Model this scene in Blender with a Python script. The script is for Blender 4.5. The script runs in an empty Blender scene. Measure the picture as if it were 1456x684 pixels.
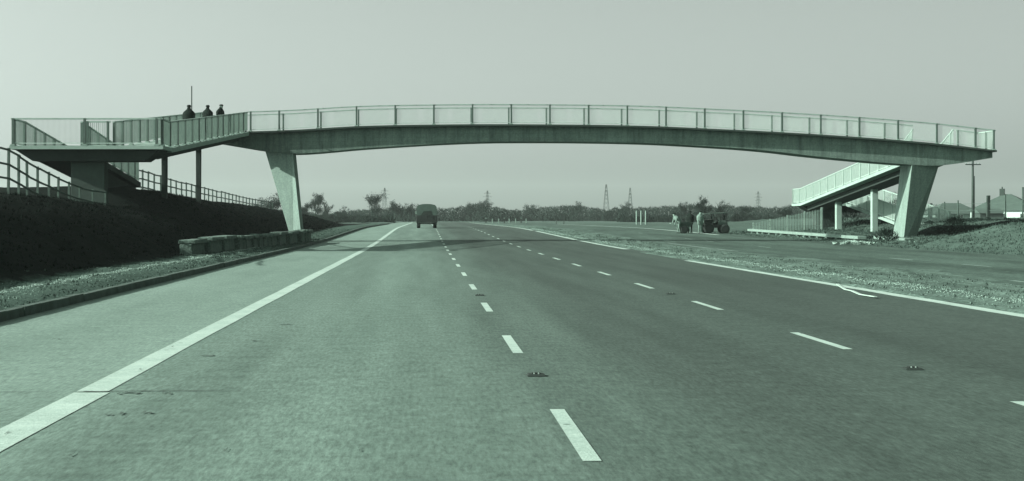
import bpy, bmesh, math, random
from mathutils import Vector, Matrix, noise
random.seed(7)
R = math.radians
scene = bpy.context.scene
COL = scene.collection
F = 2100.0            # focal length in photo pixels
H = 1.4               # eye height
SUN_EL, SUN_AZ = 24.0, 11.0   # elevation; degrees the sun stands on the camera's side of the bridge line (sun is at the left)

# ------------------------------------------------------------------ materials
def tint(g):
    g *= .80
    t = min(1.0, g) ** 0.6
    return (g * (0.53 + 0.38 * t), g * 1.03, g * (0.78 + 0.17 * t))
MATS = {}
def mat(name, g0, g1=None, rough=0.85, scales=((3.0, 0.6), (25.0, 0.4)), stretch=(1, 1, 1), bump=0.0, bump_scale=30.0,
        spots=None, spec=0.3, contrast=(0.3, 0.7), grain=None, metallic=0.0, gy=1.0):
    """two greys mixed by layered noise; grain = (scale, low, high) multiplies a fine aggregate speckle; spots = (scale, size, grey)"""
    if name in MATS: return MATS[name]
    if g1 is None: g1 = g0 * 1.3
    m = bpy.data.materials.new(name); m.use_nodes = True; nt = m.node_tree; N = nt.nodes; L = nt.links
    bs = N['Principled BSDF']; bs.inputs['Roughness'].default_value = rough; bs.inputs['Specular IOR Level'].default_value = spec
    bs.inputs['Metallic'].default_value = metallic
    tc = N.new('ShaderNodeTexCoord'); mp = N.new('ShaderNodeMapping'); mp.inputs['Scale'].default_value = stretch
    L.new(tc.outputs['Object'], mp.inputs['Vector'])
    acc = None; tot = sum(w for _, w in scales)
    for i, (s, w) in enumerate(scales):
        n = N.new('ShaderNodeTexNoise'); n.inputs['Scale'].default_value = s; n.inputs['Detail'].default_value = 5; n.inputs['Roughness'].default_value = 0.6
        L.new((mp if i == 0 or stretch == (1, 1, 1) else tc).outputs[0 if i == 0 or stretch == (1, 1, 1) else 'Object'], n.inputs['Vector'])
        mm = N.new('ShaderNodeMath'); mm.operation = 'MULTIPLY'; mm.inputs[1].default_value = w / tot; L.new(n.outputs['Fac'], mm.inputs[0])
        if acc is None: acc = mm
        else:
            a = N.new('ShaderNodeMath'); a.operation = 'ADD'; L.new(acc.outputs[0], a.inputs[0]); L.new(mm.outputs[0], a.inputs[1]); acc = a
    mr = N.new('ShaderNodeMapRange'); mr.inputs['From Min'].default_value = contrast[0]; mr.inputs['From Max'].default_value = contrast[1]
    L.new(acc.outputs[0], mr.inputs['Value'])
    mix = N.new('ShaderNodeMix'); mix.data_type = 'RGBA'
    mix.inputs['A'].default_value = (*tint(g0), 1); mix.inputs['B'].default_value = (*tint(g1), 1)
    L.new(mr.outputs[0], mix.inputs['Factor']); out = mix.outputs['Result']
    if grain:
        gn = N.new('ShaderNodeTexNoise'); gn.inputs['Scale'].default_value = grain[0]; gn.inputs['Detail'].default_value = 3; gn.inputs['Roughness'].default_value = 0.75
        gp = N.new('ShaderNodeMapping'); gp.inputs['Scale'].default_value = (1, gy, 1); L.new(tc.outputs['Object'], gp.inputs['Vector']); L.new(gp.outputs[0], gn.inputs['Vector'])
        gr = N.new('ShaderNodeMapRange'); gr.inputs['From Min'].default_value = 0.32; gr.inputs['From Max'].default_value = 0.68
        gr.inputs['To Min'].default_value = grain[1]; gr.inputs['To Max'].default_value = grain[2]; L.new(gn.outputs['Fac'], gr.inputs['Value'])
        mg = N.new('ShaderNodeVectorMath'); mg.operation = 'SCALE'; L.new(out, mg.inputs[0]); L.new(gr.outputs[0], mg.inputs['Scale']); out = mg.outputs[0]
    if spots:
        v = N.new('ShaderNodeTexVoronoi'); v.inputs['Scale'].default_value = spots[0]; L.new(tc.outputs['Object'], v.inputs['Vector'])
        lt = N.new('ShaderNodeMapRange'); lt.inputs['From Min'].default_value = spots[1] * 0.7; lt.inputs['From Max'].default_value = spots[1]
        L.new(v.outputs['Distance'], lt.inputs['Value'])
        m2 = N.new('ShaderNodeMix'); m2.data_type = 'RGBA'; m2.inputs['A'].default_value = (*tint(spots[2]), 1)
        L.new(lt.outputs[0], m2.inputs['Factor']); L.new(out, m2.inputs['B']); out = m2.outputs['Result']
    L.new(out, bs.inputs['Base Color'])
    if bump:
        bn = N.new('ShaderNodeTexNoise'); bn.inputs['Scale'].default_value = bump_scale; bn.inputs['Detail'].default_value = 4
        L.new(tc.outputs['Object'], bn.inputs['Vector'])
        bp = N.new('ShaderNodeBump'); bp.inputs['Strength'].default_value = bump; bp.inputs['Distance'].default_value = 0.03
        L.new(bn.outputs['Fac'], bp.inputs['Height']); L.new(bp.outputs[0], bs.inputs['Normal'])
    MATS[name] = m; return m

M_ASPH = mat('asphalt', .13, .232, .92, ((1.1, .45), (3.2, .3), (13, .25)), stretch=(1.3, .07, 1), bump=.12, bump_scale=45, grain=(30, .70, 1.30), gy=.16, spots=(.55, .012, .05), contrast=(.37, .63), spec=.15)
def lateral(m, tab):
    # lanes laid and worn differently: multiply the base colour across the road's width
    nt = m.node_tree; N = nt.nodes; L = nt.links; bs = N['Principled BSDF']; src = bs.inputs['Base Color'].links[0].from_socket
    tc = N.new('ShaderNodeTexCoord'); sx = N.new('ShaderNodeSeparateXYZ'); L.new(tc.outputs['Object'], sx.inputs[0])
    n = N.new('ShaderNodeTexNoise'); n.inputs['Scale'].default_value = .5; mp = N.new('ShaderNodeMapping'); mp.inputs['Scale'].default_value = (1, .1, 1)
    L.new(tc.outputs['Object'], mp.inputs[0]); L.new(mp.outputs[0], n.inputs['Vector'])
    a = N.new('ShaderNodeMath'); a.operation = 'MULTIPLY_ADD'; a.inputs[1].default_value = 1.2; L.new(n.outputs['Fac'], a.inputs[0]); L.new(sx.outputs[0], a.inputs[2])
    mr = N.new('ShaderNodeMapRange'); mr.inputs['From Min'].default_value = -4; mr.inputs['From Max'].default_value = 12; L.new(a.outputs[0], mr.inputs['Value'])
    cr = N.new('ShaderNodeValToRGB'); cr.color_ramp.interpolation = 'EASE'
    while len(cr.color_ramp.elements) < len(tab): cr.color_ramp.elements.new(.5)
    for e, (x, v) in zip(cr.color_ramp.elements, tab): e.position = (x + 4 + .6) / 16; e.color = (v, v, v, 1)
    L.new(mr.outputs[0], cr.inputs[0]); mg = N.new('ShaderNodeVectorMath'); mg.operation = 'MULTIPLY'; L.new(src, mg.inputs[0]); L.new(cr.outputs[0], mg.inputs[1]); L.new(mg.outputs[0], bs.inputs['Base Color'])
lateral(M_ASPH, [(-2.8, 1.0), (-1.7, .9), (-.8, .98), (.2, .84), (1.2, .62), (2.6, .40), (4.2, .43), (6.0, .35), (8.6, .40)])
M_ASPH2 = mat('old_asphalt', .045, .15, .95, ((.5, .45), (2.2, .35), (11, .2)), stretch=(1, .14, 1), bump=.3, bump_scale=30, grain=(15, .65, 1.35), gy=.2, contrast=(.38, .66), spec=.1)
M_SHLD = mat('shoulder_concrete', .17, .27, .92, ((.7, .45), (3, .3), (12, .25)), stretch=(1.2, .16, 1), bump=.12, bump_scale=45, grain=(30, .76, 1.24), gy=.16, spots=(.8, .012, .07), contrast=(.36, .64), spec=.15)
M_PAINT = mat('road_paint', .36, .54, .85, ((1.6, .4), (9, .3), (40, .3)), bump=.2, bump_scale=60, spots=(2.6, .085, .16), grain=(30, .86, 1.1), contrast=(.36, .6))
M_PAINT_OLD = mat('faded_paint', .17, .36, .85, ((1.2, .5), (18, .5)), spots=(4, .12, .11))
M_SHADOWPATCH = mat('painted_shadow_ground', .006, .016, 1, ((.5, .4), (6, .6)), bump=1, bump_scale=6, grain=(9, .6, 1.5), spec=.05)  # near-black ground colour that paints in the shadow on the right bank
M_VERGE = mat('verge_earth', .055, .14, 1, ((.9, .5), (7, .5)), stretch=(1, .3, 1), bump=1, bump_scale=12, grain=(16, .6, 1.4), spec=.1)
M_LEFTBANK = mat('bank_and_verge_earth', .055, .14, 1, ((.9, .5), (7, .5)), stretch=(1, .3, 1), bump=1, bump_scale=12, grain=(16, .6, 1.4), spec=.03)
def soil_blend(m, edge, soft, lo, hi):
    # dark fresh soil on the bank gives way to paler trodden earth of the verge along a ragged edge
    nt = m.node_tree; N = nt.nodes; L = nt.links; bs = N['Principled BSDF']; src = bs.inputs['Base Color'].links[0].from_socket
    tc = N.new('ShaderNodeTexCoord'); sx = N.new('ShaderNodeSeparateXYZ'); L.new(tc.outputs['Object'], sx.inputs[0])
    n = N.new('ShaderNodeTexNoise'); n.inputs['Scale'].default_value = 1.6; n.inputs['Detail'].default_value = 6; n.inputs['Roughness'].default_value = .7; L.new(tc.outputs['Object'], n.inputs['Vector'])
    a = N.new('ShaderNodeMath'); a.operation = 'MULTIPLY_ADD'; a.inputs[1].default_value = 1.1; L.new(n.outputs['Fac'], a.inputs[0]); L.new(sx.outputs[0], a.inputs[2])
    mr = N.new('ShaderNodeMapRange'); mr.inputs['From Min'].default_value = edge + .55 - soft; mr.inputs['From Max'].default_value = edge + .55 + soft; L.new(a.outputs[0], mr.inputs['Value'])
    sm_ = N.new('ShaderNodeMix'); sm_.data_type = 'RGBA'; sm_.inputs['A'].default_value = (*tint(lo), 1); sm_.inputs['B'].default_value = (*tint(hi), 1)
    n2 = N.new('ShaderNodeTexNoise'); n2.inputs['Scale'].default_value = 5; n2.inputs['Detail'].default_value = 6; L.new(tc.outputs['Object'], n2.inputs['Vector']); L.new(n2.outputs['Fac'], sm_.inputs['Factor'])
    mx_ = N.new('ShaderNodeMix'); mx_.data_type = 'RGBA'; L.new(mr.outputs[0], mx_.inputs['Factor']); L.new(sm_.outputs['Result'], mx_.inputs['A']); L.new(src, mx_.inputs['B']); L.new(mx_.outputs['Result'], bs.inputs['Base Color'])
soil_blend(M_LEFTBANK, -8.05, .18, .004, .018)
M_MEDIAN = mat('median_gravel', .07, .20, 1, ((1.1, .5), (6, .5)), stretch=(1, .22, 1), bump=1, bump_scale=14, grain=(14, .6, 1.4), contrast=(.38, .62), spec=.1)
M_FIELD = mat('field_grass', .07, .14, 1, ((.03, .5), (.4, .5)), bump=.6, bump_scale=3, spec=.1)
M_MOUND = mat('mound_grass', .05, .12, 1, ((.5, .5), (5, .5)), bump=1, bump_scale=7, grain=(8, .6, 1.4), spec=.1)
M_KERB = mat('kerb_stone', .06, .12, .9, ((3, 1),), bump=.5)
M_DARKC = mat('shade_dark_concrete', .022, .045, .9, ((.8, .5), (5, .5)), stretch=(1, 1, .3), bump=.2)  # near-black concrete: shade under the ramps put into the colour
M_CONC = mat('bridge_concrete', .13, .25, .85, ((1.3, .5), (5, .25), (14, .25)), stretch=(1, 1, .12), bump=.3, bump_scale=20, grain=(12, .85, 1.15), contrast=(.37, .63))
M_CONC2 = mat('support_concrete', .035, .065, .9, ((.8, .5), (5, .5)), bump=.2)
M_DECK = mat('dark_deck_edge', .035, .07, .9, ((1.5, .6), (15, .4)), stretch=(.4, 1, 1), bump=.2)  # one very dark tone for the whole main deck slab
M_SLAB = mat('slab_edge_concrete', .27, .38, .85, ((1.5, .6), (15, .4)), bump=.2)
def stains(m, sc=(2.2, 2.2, .0), lo=.62, thr=(.5, .66), brick=True):
    nt = m.node_tree; N = nt.nodes; L = nt.links; bs = N['Principled BSDF']; src = bs.inputs['Base Color'].links[0].from_socket
    tc = N.new('ShaderNodeTexCoord'); mp = N.new('ShaderNodeMapping'); mp.inputs['Scale'].default_value = (1, 1, .09); L.new(tc.outputs['Object'], mp.inputs[0])
    n = N.new('ShaderNodeTexNoise'); n.inputs['Scale'].default_value = 3.4; n.inputs['Detail'].default_value = 6; n.inputs['Roughness'].default_value = .7; L.new(mp.outputs[0], n.inputs['Vector'])
    mr = N.new('ShaderNodeMapRange'); mr.inputs['From Min'].default_value = thr[0]; mr.inputs['From Max'].default_value = thr[1]; mr.inputs['To Min'].default_value = 1; mr.inputs['To Max'].default_value = lo; L.new(n.outputs['Fac'], mr.inputs['Value'])
    if not brick:
        a = N.new('ShaderNodeVectorMath'); a.operation = 'SCALE'; L.new(src, a.inputs[0]); L.new(mr.outputs[0], a.inputs['Scale']); L.new(a.outputs[0], bs.inputs['Base Color']); return
    b = N.new('ShaderNodeTexBrick'); b.inputs['Scale'].default_value = 1; b.inputs['Mortar Size'].default_value = .012; b.inputs['Brick Width'].default_value = 3.1; b.inputs['Row Height'].default_value = .22; b.inputs['Color1'].default_value = (1, 1, 1, 1); b.inputs['Color2'].default_value = (.88, .88, .88, 1); b.inputs['Mortar'].default_value = (.82, .82, .82, 1)
    sx = N.new('ShaderNodeSeparateXYZ'); L.new(tc.outputs['Object'], sx.inputs[0]); cx = N.new('ShaderNodeCombineXYZ'); L.new(sx.outputs[0], cx.inputs[0]); L.new(sx.outputs[2], cx.inputs[1]); L.new(cx.outputs[0], b.inputs['Vector'])
    a = N.new('ShaderNodeVectorMath'); a.operation = 'SCALE'; L.new(src, a.inputs[0]); L.new(mr.outputs[0], a.inputs['Scale'])
    c = N.new('ShaderNodeVectorMath'); c.operation = 'MULTIPLY'; L.new(a.outputs[0], c.inputs[0]); L.new(b.outputs['Color'], c.inputs[1]); L.new(c.outputs[0], bs.inputs['Base Color'])
stains(M_CONC)
M_PIER = mat('pier_concrete', .17, .29, .85, ((2.2, .5), (9, .5)), stretch=(1, 1, .15), bump=.3, grain=(12, .85, 1.15))
stains(M_PIER, lo=.75, brick=False)
M_BAR2 = mat('parapet_shaded_bars', .17, .24, .6, ((4, 1),))  # darker copy of the white bars: left ramp's shaded side put into the colour
M_BAR = mat('parapet_white_bars', .46, .58, .5, ((4, 1),))
M_POST = mat('parapet_post', .085, .12, .5, ((5, 1),))
M_RAIL = mat('parapet_rail', .34, .44, .5, ((5, 1),))
M_WOOD = mat('weathered_timber', .07, .13, .9, ((6, 1),), bump=.3)
M_DARKWOOD = mat('tarred_pole', .03, .06, .8, ((4, 1),))
M_WALL = mat('rough_walling', .09, .22, 1, ((2.5, .5), (12, .5)), bump=1, bump_scale=12, grain=(15, .6, 1.3))
M_EDGE = mat('edging_concrete', .22, .34, .9, ((2, .6), (18, .4)), bump=.3)
M_BARK = mat('bark', .03, .055, 1, ((5, 1),), spec=.1)
M_TWIG = mat('twigs', .018, .035, 1, ((.4, 1),), spec=.05)
M_TWIG2 = mat('hedge_twigs', .02, .045, 1, ((.12, 1),), spec=.05)
M_GRASS = mat('rough_grass', .04, .10, 1, ((1.5, .5), (9, .5)), spec=.1)
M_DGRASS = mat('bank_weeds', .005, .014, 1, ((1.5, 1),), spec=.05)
M_STONE = mat('loose_stone', .10, .26, 1, ((3, 1),), spec=.1)
M_BLACK = mat('black_rubber', .02, .03, .8, ((5, 1),))
M_PAINTD = mat('dark_vehicle_paint', .012, .022, .5, ((3, 1),), spec=.4)
M_CANVAS = mat('canvas', .06, .11, .9, ((2, .6), (14, .4)), bump=.4, bump_scale=8)
M_LATTICE = mat('pylon_steel', .03, .05, .6, ((5, 1),))
M_METAL = mat('grey_metal', .22, .32, .5, ((5, 1),))
M_COAT = mat('dark_coat', .010, .02, .95, ((6, 1),), spec=.1)
M_LCOAT = mat('pale_overalls', .15, .24, .9, ((6, 1),))
M_SKIN = mat('skin', .28, .34, .7, ((6, 1),))
M_RENDERW = mat('white_render', .62, .72, .9, ((1.5, 1),))
M_ROOF = mat('roof_tiles', .06, .10, .85, ((1.5, .5), (9, .5)), bump=.4, bump_scale=8)
M_BRICK = mat('brick', .03, .05, .9, ((6, 1),))
M_GLASS = mat('dark_glass', .03, .04, .15, ((1, 1),), spec=.6)
M_HILL = mat('far_hill', .10, .16, 1, ((.01, 1),), spec=.05)
M_LAMP = mat('lamp_lens', .2, .25, .3, ((3, 1),))

# ------------------------------------------------------------------ mesh helpers
class MB:
    def __init__(s): s.v = []; s.f = []; s.m = []
    def face(s, pts, mi=0):
        i = len(s.v); s.v += [tuple(p) for p in pts]; s.f.append(tuple(range(i, i + len(pts)))); s.m.append(mi)
    def hexa(s, b, t, mi=0):      # two matching quads
        i = len(s.v); s.v += [tuple(p) for p in b] + [tuple(p) for p in t]
        for q in ((3, 2, 1, 0), (4, 5, 6, 7), (0, 1, 5, 4), (1, 2, 6, 5), (2, 3, 7, 6), (3, 0, 4, 7)):
            s.f.append(tuple(i + k for k in q)); s.m.append(mi)
    def box(s, x0, x1, y0, y1, z0, z1, mi=0):
        s.hexa([(x0, y0, z0), (x1, y0, z0), (x1, y1, z0), (x0, y1, z0)], [(x0, y0, z1), (x1, y0, z1), (x1, y1, z1), (x0, y1, z1)], mi)
    def bar(s, a, b, w, h=None, mi=0):   # straight bar with rectangular section
        a = Vector(a); b = Vector(b); h = h or w; d = (b - a).normalized()
        up = Vector((0, 0, 1)) if abs(d.z) < .95 else Vector((0, 1, 0))
        x = d.cross(up).normalized() * w / 2; u = x.normalized().cross(d) * h / 2
        s.hexa([a - x - u, a + x - u, a + x + u, a - x + u], [b - x - u, b + x - u, b + x + u, b - x + u], mi)
    def tube(s, pts, rads, n=8, mi=0, cap=True):
        rings = []
        for k, p in enumerate(pts):
            p = Vector(p); d = (Vector(pts[min(k + 1, len(pts) - 1)]) - Vector(pts[max(k - 1, 0)])).normalized()
            up = Vector((0, 0, 1)) if abs(d.z) < .9 else Vector((0, 1, 0))
            x = d.cross(up).normalized(); u = x.cross(d); i = len(s.v)
            for j in range(n):
                a = 2 * math.pi * j / n; s.v.append(tuple(p + (x * math.cos(a) + u * math.sin(a)) * rads[k]))
            rings.append(i)
        for r0, r1 in zip(rings, rings[1:]):
            for j in range(n):
                s.f.append((r0 + j, r0 + (j + 1) % n, r1 + (j + 1) % n, r1 + j)); s.m.append(mi)
        if cap:
            s.f.append(tuple(rings[0] + j for j in reversed(range(n)))); s.m.append(mi)
            s.f.append(tuple(rings[-1] + j for j in range(n))); s.m.append(mi)
    def strip(s, rings, mi=0, cap=True):   # loft through equal rings of points
        base = []
        for r in rings: base.append(len(s.v)); s.v += [tuple(p) for p in r]
        n = len(rings[0])
        for a, b in zip(base, base[1:]):
            for j in range(n): s.f.append((a + j, a + (j + 1) % n, b + (j + 1) % n, b + j)); s.m.append(mi)
        if cap:
            s.f.append(tuple(base[0] + j for j in reversed(range(n)))); s.m.append(mi)
            s.f.append(tuple(base[-1] + j for j in range(n))); s.m.append(mi)
    def build(s, name, mats, parent=None, smooth=False, bevel=0, fix=True):
        me = bpy.data.meshes.new(name); me.from_pydata(s.v, [], s.f)
        for m in (mats if isinstance(mats, (list, tuple)) else [mats]): me.materials.append(m)
        if any(s.m): me.polygons.foreach_set('material_index', s.m)
        if fix and len(s.v) < 60000:
            bm = bmesh.new(); bm.from_mesh(me); bmesh.ops.recalc_face_normals(bm, faces=bm.faces); bm.to_mesh(me); bm.free()
        if smooth: me.polygons.foreach_set('use_smooth', [True] * len(me.polygons))
        me.update()
        o = bpy.data.objects.new(name, me); COL.objects.link(o)
        if parent: o.parent = parent
        if bevel:
            b = o.modifiers.new('bevel', 'BEVEL'); b.width = bevel; b.segments = 2; b.limit_method = 'ANGLE'
        return o
def tag(o, label=None, cat=None, group=None, kind=None):
    for k, v in (('label', label), ('category', cat), ('group', group), ('kind', kind)):
        if v: o[k] = v
    return o
def empty(name, loc, rz=0):
    o = bpy.data.objects.new(name, None); COL.objects.link(o); o.location = loc; o.rotation_euler.z = rz
    o.empty_display_size = .3; return o
def place(mb, origin):    # shift a builder's world points into an empty's space
    ox, oy, oz = origin; mb.v = [(x - ox, y - oy, z - oz) for x, y, z in mb.v]; return mb
def lerp(tab, x):
    if x <= tab[0][0]: return tab[0][1]
    for (a, va), (b, vb) in zip(tab, tab[1:]):
        if x <= b: t = (x - a) / (b - a); return va + (vb - va) * t
    return tab[-1][1]
def smooth(tab, x):       # cubic through the table
    n = len(tab)
    if x <= tab[0][0]: return tab[0][1]
    if x >= tab[-1][0]: return tab[-1][1]
    for i in range(n - 1):
        if x <= tab[i + 1][0]: break
    x0, y0 = tab[i]; x1, y1 = tab[i + 1]; h = x1 - x0; t = (x - x0) / h
    def sl(j):
        a = tab[max(j - 1, 0)]; b = tab[min(j + 1, n - 1)]; return (b[1] - a[1]) / (b[0] - a[0])
    m0, m1 = sl(i) * h, sl(i + 1) * h
    return (2*t**3 - 3*t*t + 1)*y0 + (t**3 - 2*t*t + t)*m0 + (-2*t**3 + 3*t*t)*y1 + (t**3 - t*t)*m1
def sst(a, b, x):
    t = max(0, min(1, (x - a) / (b - a))); return t * t * (3 - 2 * t)

# ------------------------------------------------------------------ terrain
def zr(y): return .45 * sst(62, 150, y)
ZC = [(-60, 1.9), (40, 2.05), (46, 2.1), (52, 2.05), (57, 1.85), (61.5, 1.8), (64, 2.1), (68, 2.65), (76, 2.5), (87, 2.3), (100, 2.3), (126, 2.0), (147, 1.75), (168, 1.0), (195, .5), (400, .45)]
def fbm(x, y, s, seed=0): return noise.fractal(Vector((x * s, y * s, seed)), .6, 2.0, 4)
def ground_z(x, y):
    r = zr(y)
    if x < -5.8:
        v = r + .10 + .05 * sst(-6, -7, x) * 1 + .04 * fbm(x, y * .5, 1.1)
        foot = -8.4 - .25 * fbm(0, y, .15); crest = foot - 4.0
        top = lerp(ZC, y)
        t = max(0, min(1, (foot - x) / 4.0)); s = t + .12 * math.sin(t * math.pi) * 1
        b = (top - v) * min(1, s) * (1 if t > 0 else 0)
        z = v + b + (.08 * fbm(x, y, .55, 3) * min(1, t * 1.2)) + .015 * max(0, min(1, -x - 13)) * 12 * (1 if y < 120 else 0)
        if x < -30: z = z + ((.45) - z) * sst(-30, -90, x)
        return z
    if x > 23.7:
        f0 = 21.5
    lowm = 0
    if 8.75 < x < 9.2 and y > 60: return r - .03
    if 8.75 < x < 12.3:
        return r + .01 + .05 * fbm(x * 1.2, y * .35, 1.2, 5) + .05 * math.exp(-((x - 9.75) / .22) ** 2) * (.6 + .6 * fbm(x, y, .9, 8))
    if 12.3 <= x < 14.2 and y > 20:
        return r - .02 + .055 * fbm(x * 1.1, y * .3, .8, 12) + .03 * (1 - sst(12.3, 13.6, x))
    if x > 12.3:
        s = sst(68, 80, y) ; foot = 21.7 + 7.5 * s + .5 * fbm(0, y, .12, 2); crest = foot + 6.5
        hgt = lerp([(-60, 1.0), (70, 1.0), (85, 1.0), (120, .9), (170, .45), (400, .45)], y)
        base = r - .03 if x < 23.7 else r + .06 + .28 * sst(24, 29, x) * (1 - sst(150, 200, y))
        t = sst(foot, crest, x)
        z = base + max(0, hgt - (base - r) * .5) * t * (1 if y < 150 else 1 - sst(150, 200, y)) + (.10 * fbm(x, y, .5, 4)) * min(1, t * 4)
        if x > 27.5 and 82 < y < 120:
            h2 = .92 * sst(27.8, 30.6, x) * sst(82.6, 86.2, y)
            if x < 34.8: h2 *= 1 - .6 * sst(88, 95, y)
            z = max(z, r - .05 + h2)
        if x > 23.7: z += .03 * fbm(x, y, 1.3, 6)
        if x > 60: z = z + (.45 - z) * sst(60, 110, x)
        return z
    return r - .03
def frange(a, b, st):
    n = int(round((b - a) / st)); return [a + (b - a) * i / n for i in range(n)]
xs = [-2500, -1500, -900, -500, -300, -200, -140, -100, -75, -55, -42, -33, -27] + frange(-24, -5.8, .45) + [-5.8, -5.5, 8.6] + frange(8.76, 12.3, .25) + [12.31, 12.6, 12.9, 13.2, 13.6, 14.0, 14.3, 17, 20] + frange(21, 44, .5) + [44, 48, 54, 62, 75, 95, 120, 160, 220, 300, 450, 700, 1200, 2500]
ys = [-60, -30, -12, -4] + frange(2, 60, .6) + frange(60, 130, .8) + frange(130, 230, 3) + [230, 245, 260, 280, 300, 330, 370, 420, 480, 560, 660, 800, 1000, 1300, 1700, 2400, 3500]
g = MB()
for y in ys:
    for x in xs: g.v.append((x, y, ground_z(x, y)))
nx = len(xs)
for j in range(len(ys) - 1):
    for i in range(nx - 1):
        g.f.append((j*nx + i, j*nx + i + 1, (j+1)*nx + i + 1, (j+1)*nx + i))
        cx = (xs[i] + xs[i+1]) / 2; cy = (ys[j] + ys[j+1]) / 2; w = .12 * fbm(cx, cy, .4, 9)
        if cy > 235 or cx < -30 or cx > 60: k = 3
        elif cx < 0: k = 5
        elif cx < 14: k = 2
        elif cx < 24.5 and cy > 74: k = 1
        elif 27.6 < cx < 37 and 82.2 < cy < 88: k = 0  # painted shade: blackens the ground where the pier and deck shadow falls
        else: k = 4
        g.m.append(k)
gr = g.build('ground', [M_SHADOWPATCH, M_VERGE, M_MEDIAN, M_FIELD, M_MOUND, M_LEFTBANK], smooth=True, fix=False); tag(gr, kind='structure')

def sheet(name, x0, x1, y0, y1, dz, m, xmap=None, nx_=1, step=4.0, kind='structure'):
    mb = MB(); Y = []
    y = y0
    while y < y1 - 1e-6: Y.append(y); y += step if y < 170 else step * 4
    Y.append(y1)
    for y in Y:
        for i in range(nx_ + 1): mb.v.append((x0 + (x1 - x0) * i / nx_, y, zr(y) + dz))
    for j in range(len(Y) - 1):
        for i in range(nx_):
            a = j * (nx_ + 1) + i; mb.f.append((a, a + 1, a + nx_ + 2, a + nx_ + 1)); mb.m.append(0)
    o = mb.build(name, m, fix=False); tag(o, kind=kind); return o
sheet('road', -2.62, 8.8, -60, 330, 0, M_ASPH)
sheet('road_margin', 8.8, 9.22, 60, 330, .001, M_ASPH)
sheet('hard_shoulder', -5.72, -2.62, -60, 330, -.001, M_SHLD)
sheet('opposite_road', 12.25, 23.75, -60, 330, 0, M_ASPH2)
# kerb along the shoulder
kb = MB(); y = -20.0
while y < 230:
    y2 = y + (.914 if y < 60 else 3.66); z0, z1 = zr(y), zr(y2); w = random.uniform(-.008, .008); hh = .125 + random.uniform(-.008, .008)
    kb.hexa([(-5.87 + w, y + .006, z0 - .2), (-5.72 + w, y + .006, z0 - .2), (-5.72 + w, y2 - .006, z1 - .2), (-5.87 + w, y2 - .006, z1 - .2)],
            [(-5.87 + w, y + .006, z0 + hh), (-5.735 + w, y + .006, z0 + hh), (-5.735 + w, y2 - .006, z1 + hh), (-5.87 + w, y2 - .006, z1 + hh)]); y = y2
tag(kb.build('kerb', M_KERB), kind='structure')
# painted lines
def line(name, segs, m=M_PAINT, dz=.004, wob=0.0):
    mb = MB()
    for (xa, xb, ya, yb, w) in segs:
        n = max(1, int((yb - ya) / 2.0)); pts = []
        for i in range(n + 1):
            t = i / n; y = ya + (yb - ya) * t; x = xa + (xb - xa) * t
            e1 = wob * fbm(x, y, .7, 1); e2 = wob * fbm(x, y, .7, 2); pts.append(((x - w/2 + e1, y, zr(y) + dz), (x + w/2 + e2, y, zr(y) + dz)))
        for p, q in zip(pts, pts[1:]): mb.face([p[0], p[1], q[1], q[0]])
    o = mb.build(name, m, fix=False); tag(o, kind='structure'); return o
line('edge_line', [(-2.675, -2.675, -20, 11.82, .28), (-2.69, -2.69, 11.88, 300, .25)], wob=.016)
line('median_edge_line', [(8.42, 8.62, -20, 48.6, .27), (9.0, 9.0, 66, 120, .28), (9.0, 9.0, 124, 300, .28)], wob=.03)
P = 6.78
line('lane_line', [(.96, .96, 9.64 + P*i - 1.15, 9.64 + P*i + 1.15, .105) for i in range(-3, 19)] + [(.96, .96, 142, 300, .105)], wob=.006)
line('outer_lane_line', [(4.5, 4.5, 10.1 + P*i - 1.15, 10.1 + P*i + 1.15, .105) for i in range(-3, 22)], wob=.006)
line('opposite_edge_line', [(13.1, 13.1, 27, 33, .12), (13.1, 13.1, 62, 80, .14)], M_PAINT_OLD, wob=.05)
line('opposite_lane_line', [(16.2, 16.2, 22 + P*i, 24.3 + P*i, .12) for i in (1, 3, 4, 7, 9, 10, 13)], M_PAINT_OLD, wob=.03)
line('opposite_shoulder_line', [(20.6, 20.6, 104, 230, .35)], M_PAINT, wob=.03)
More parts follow.
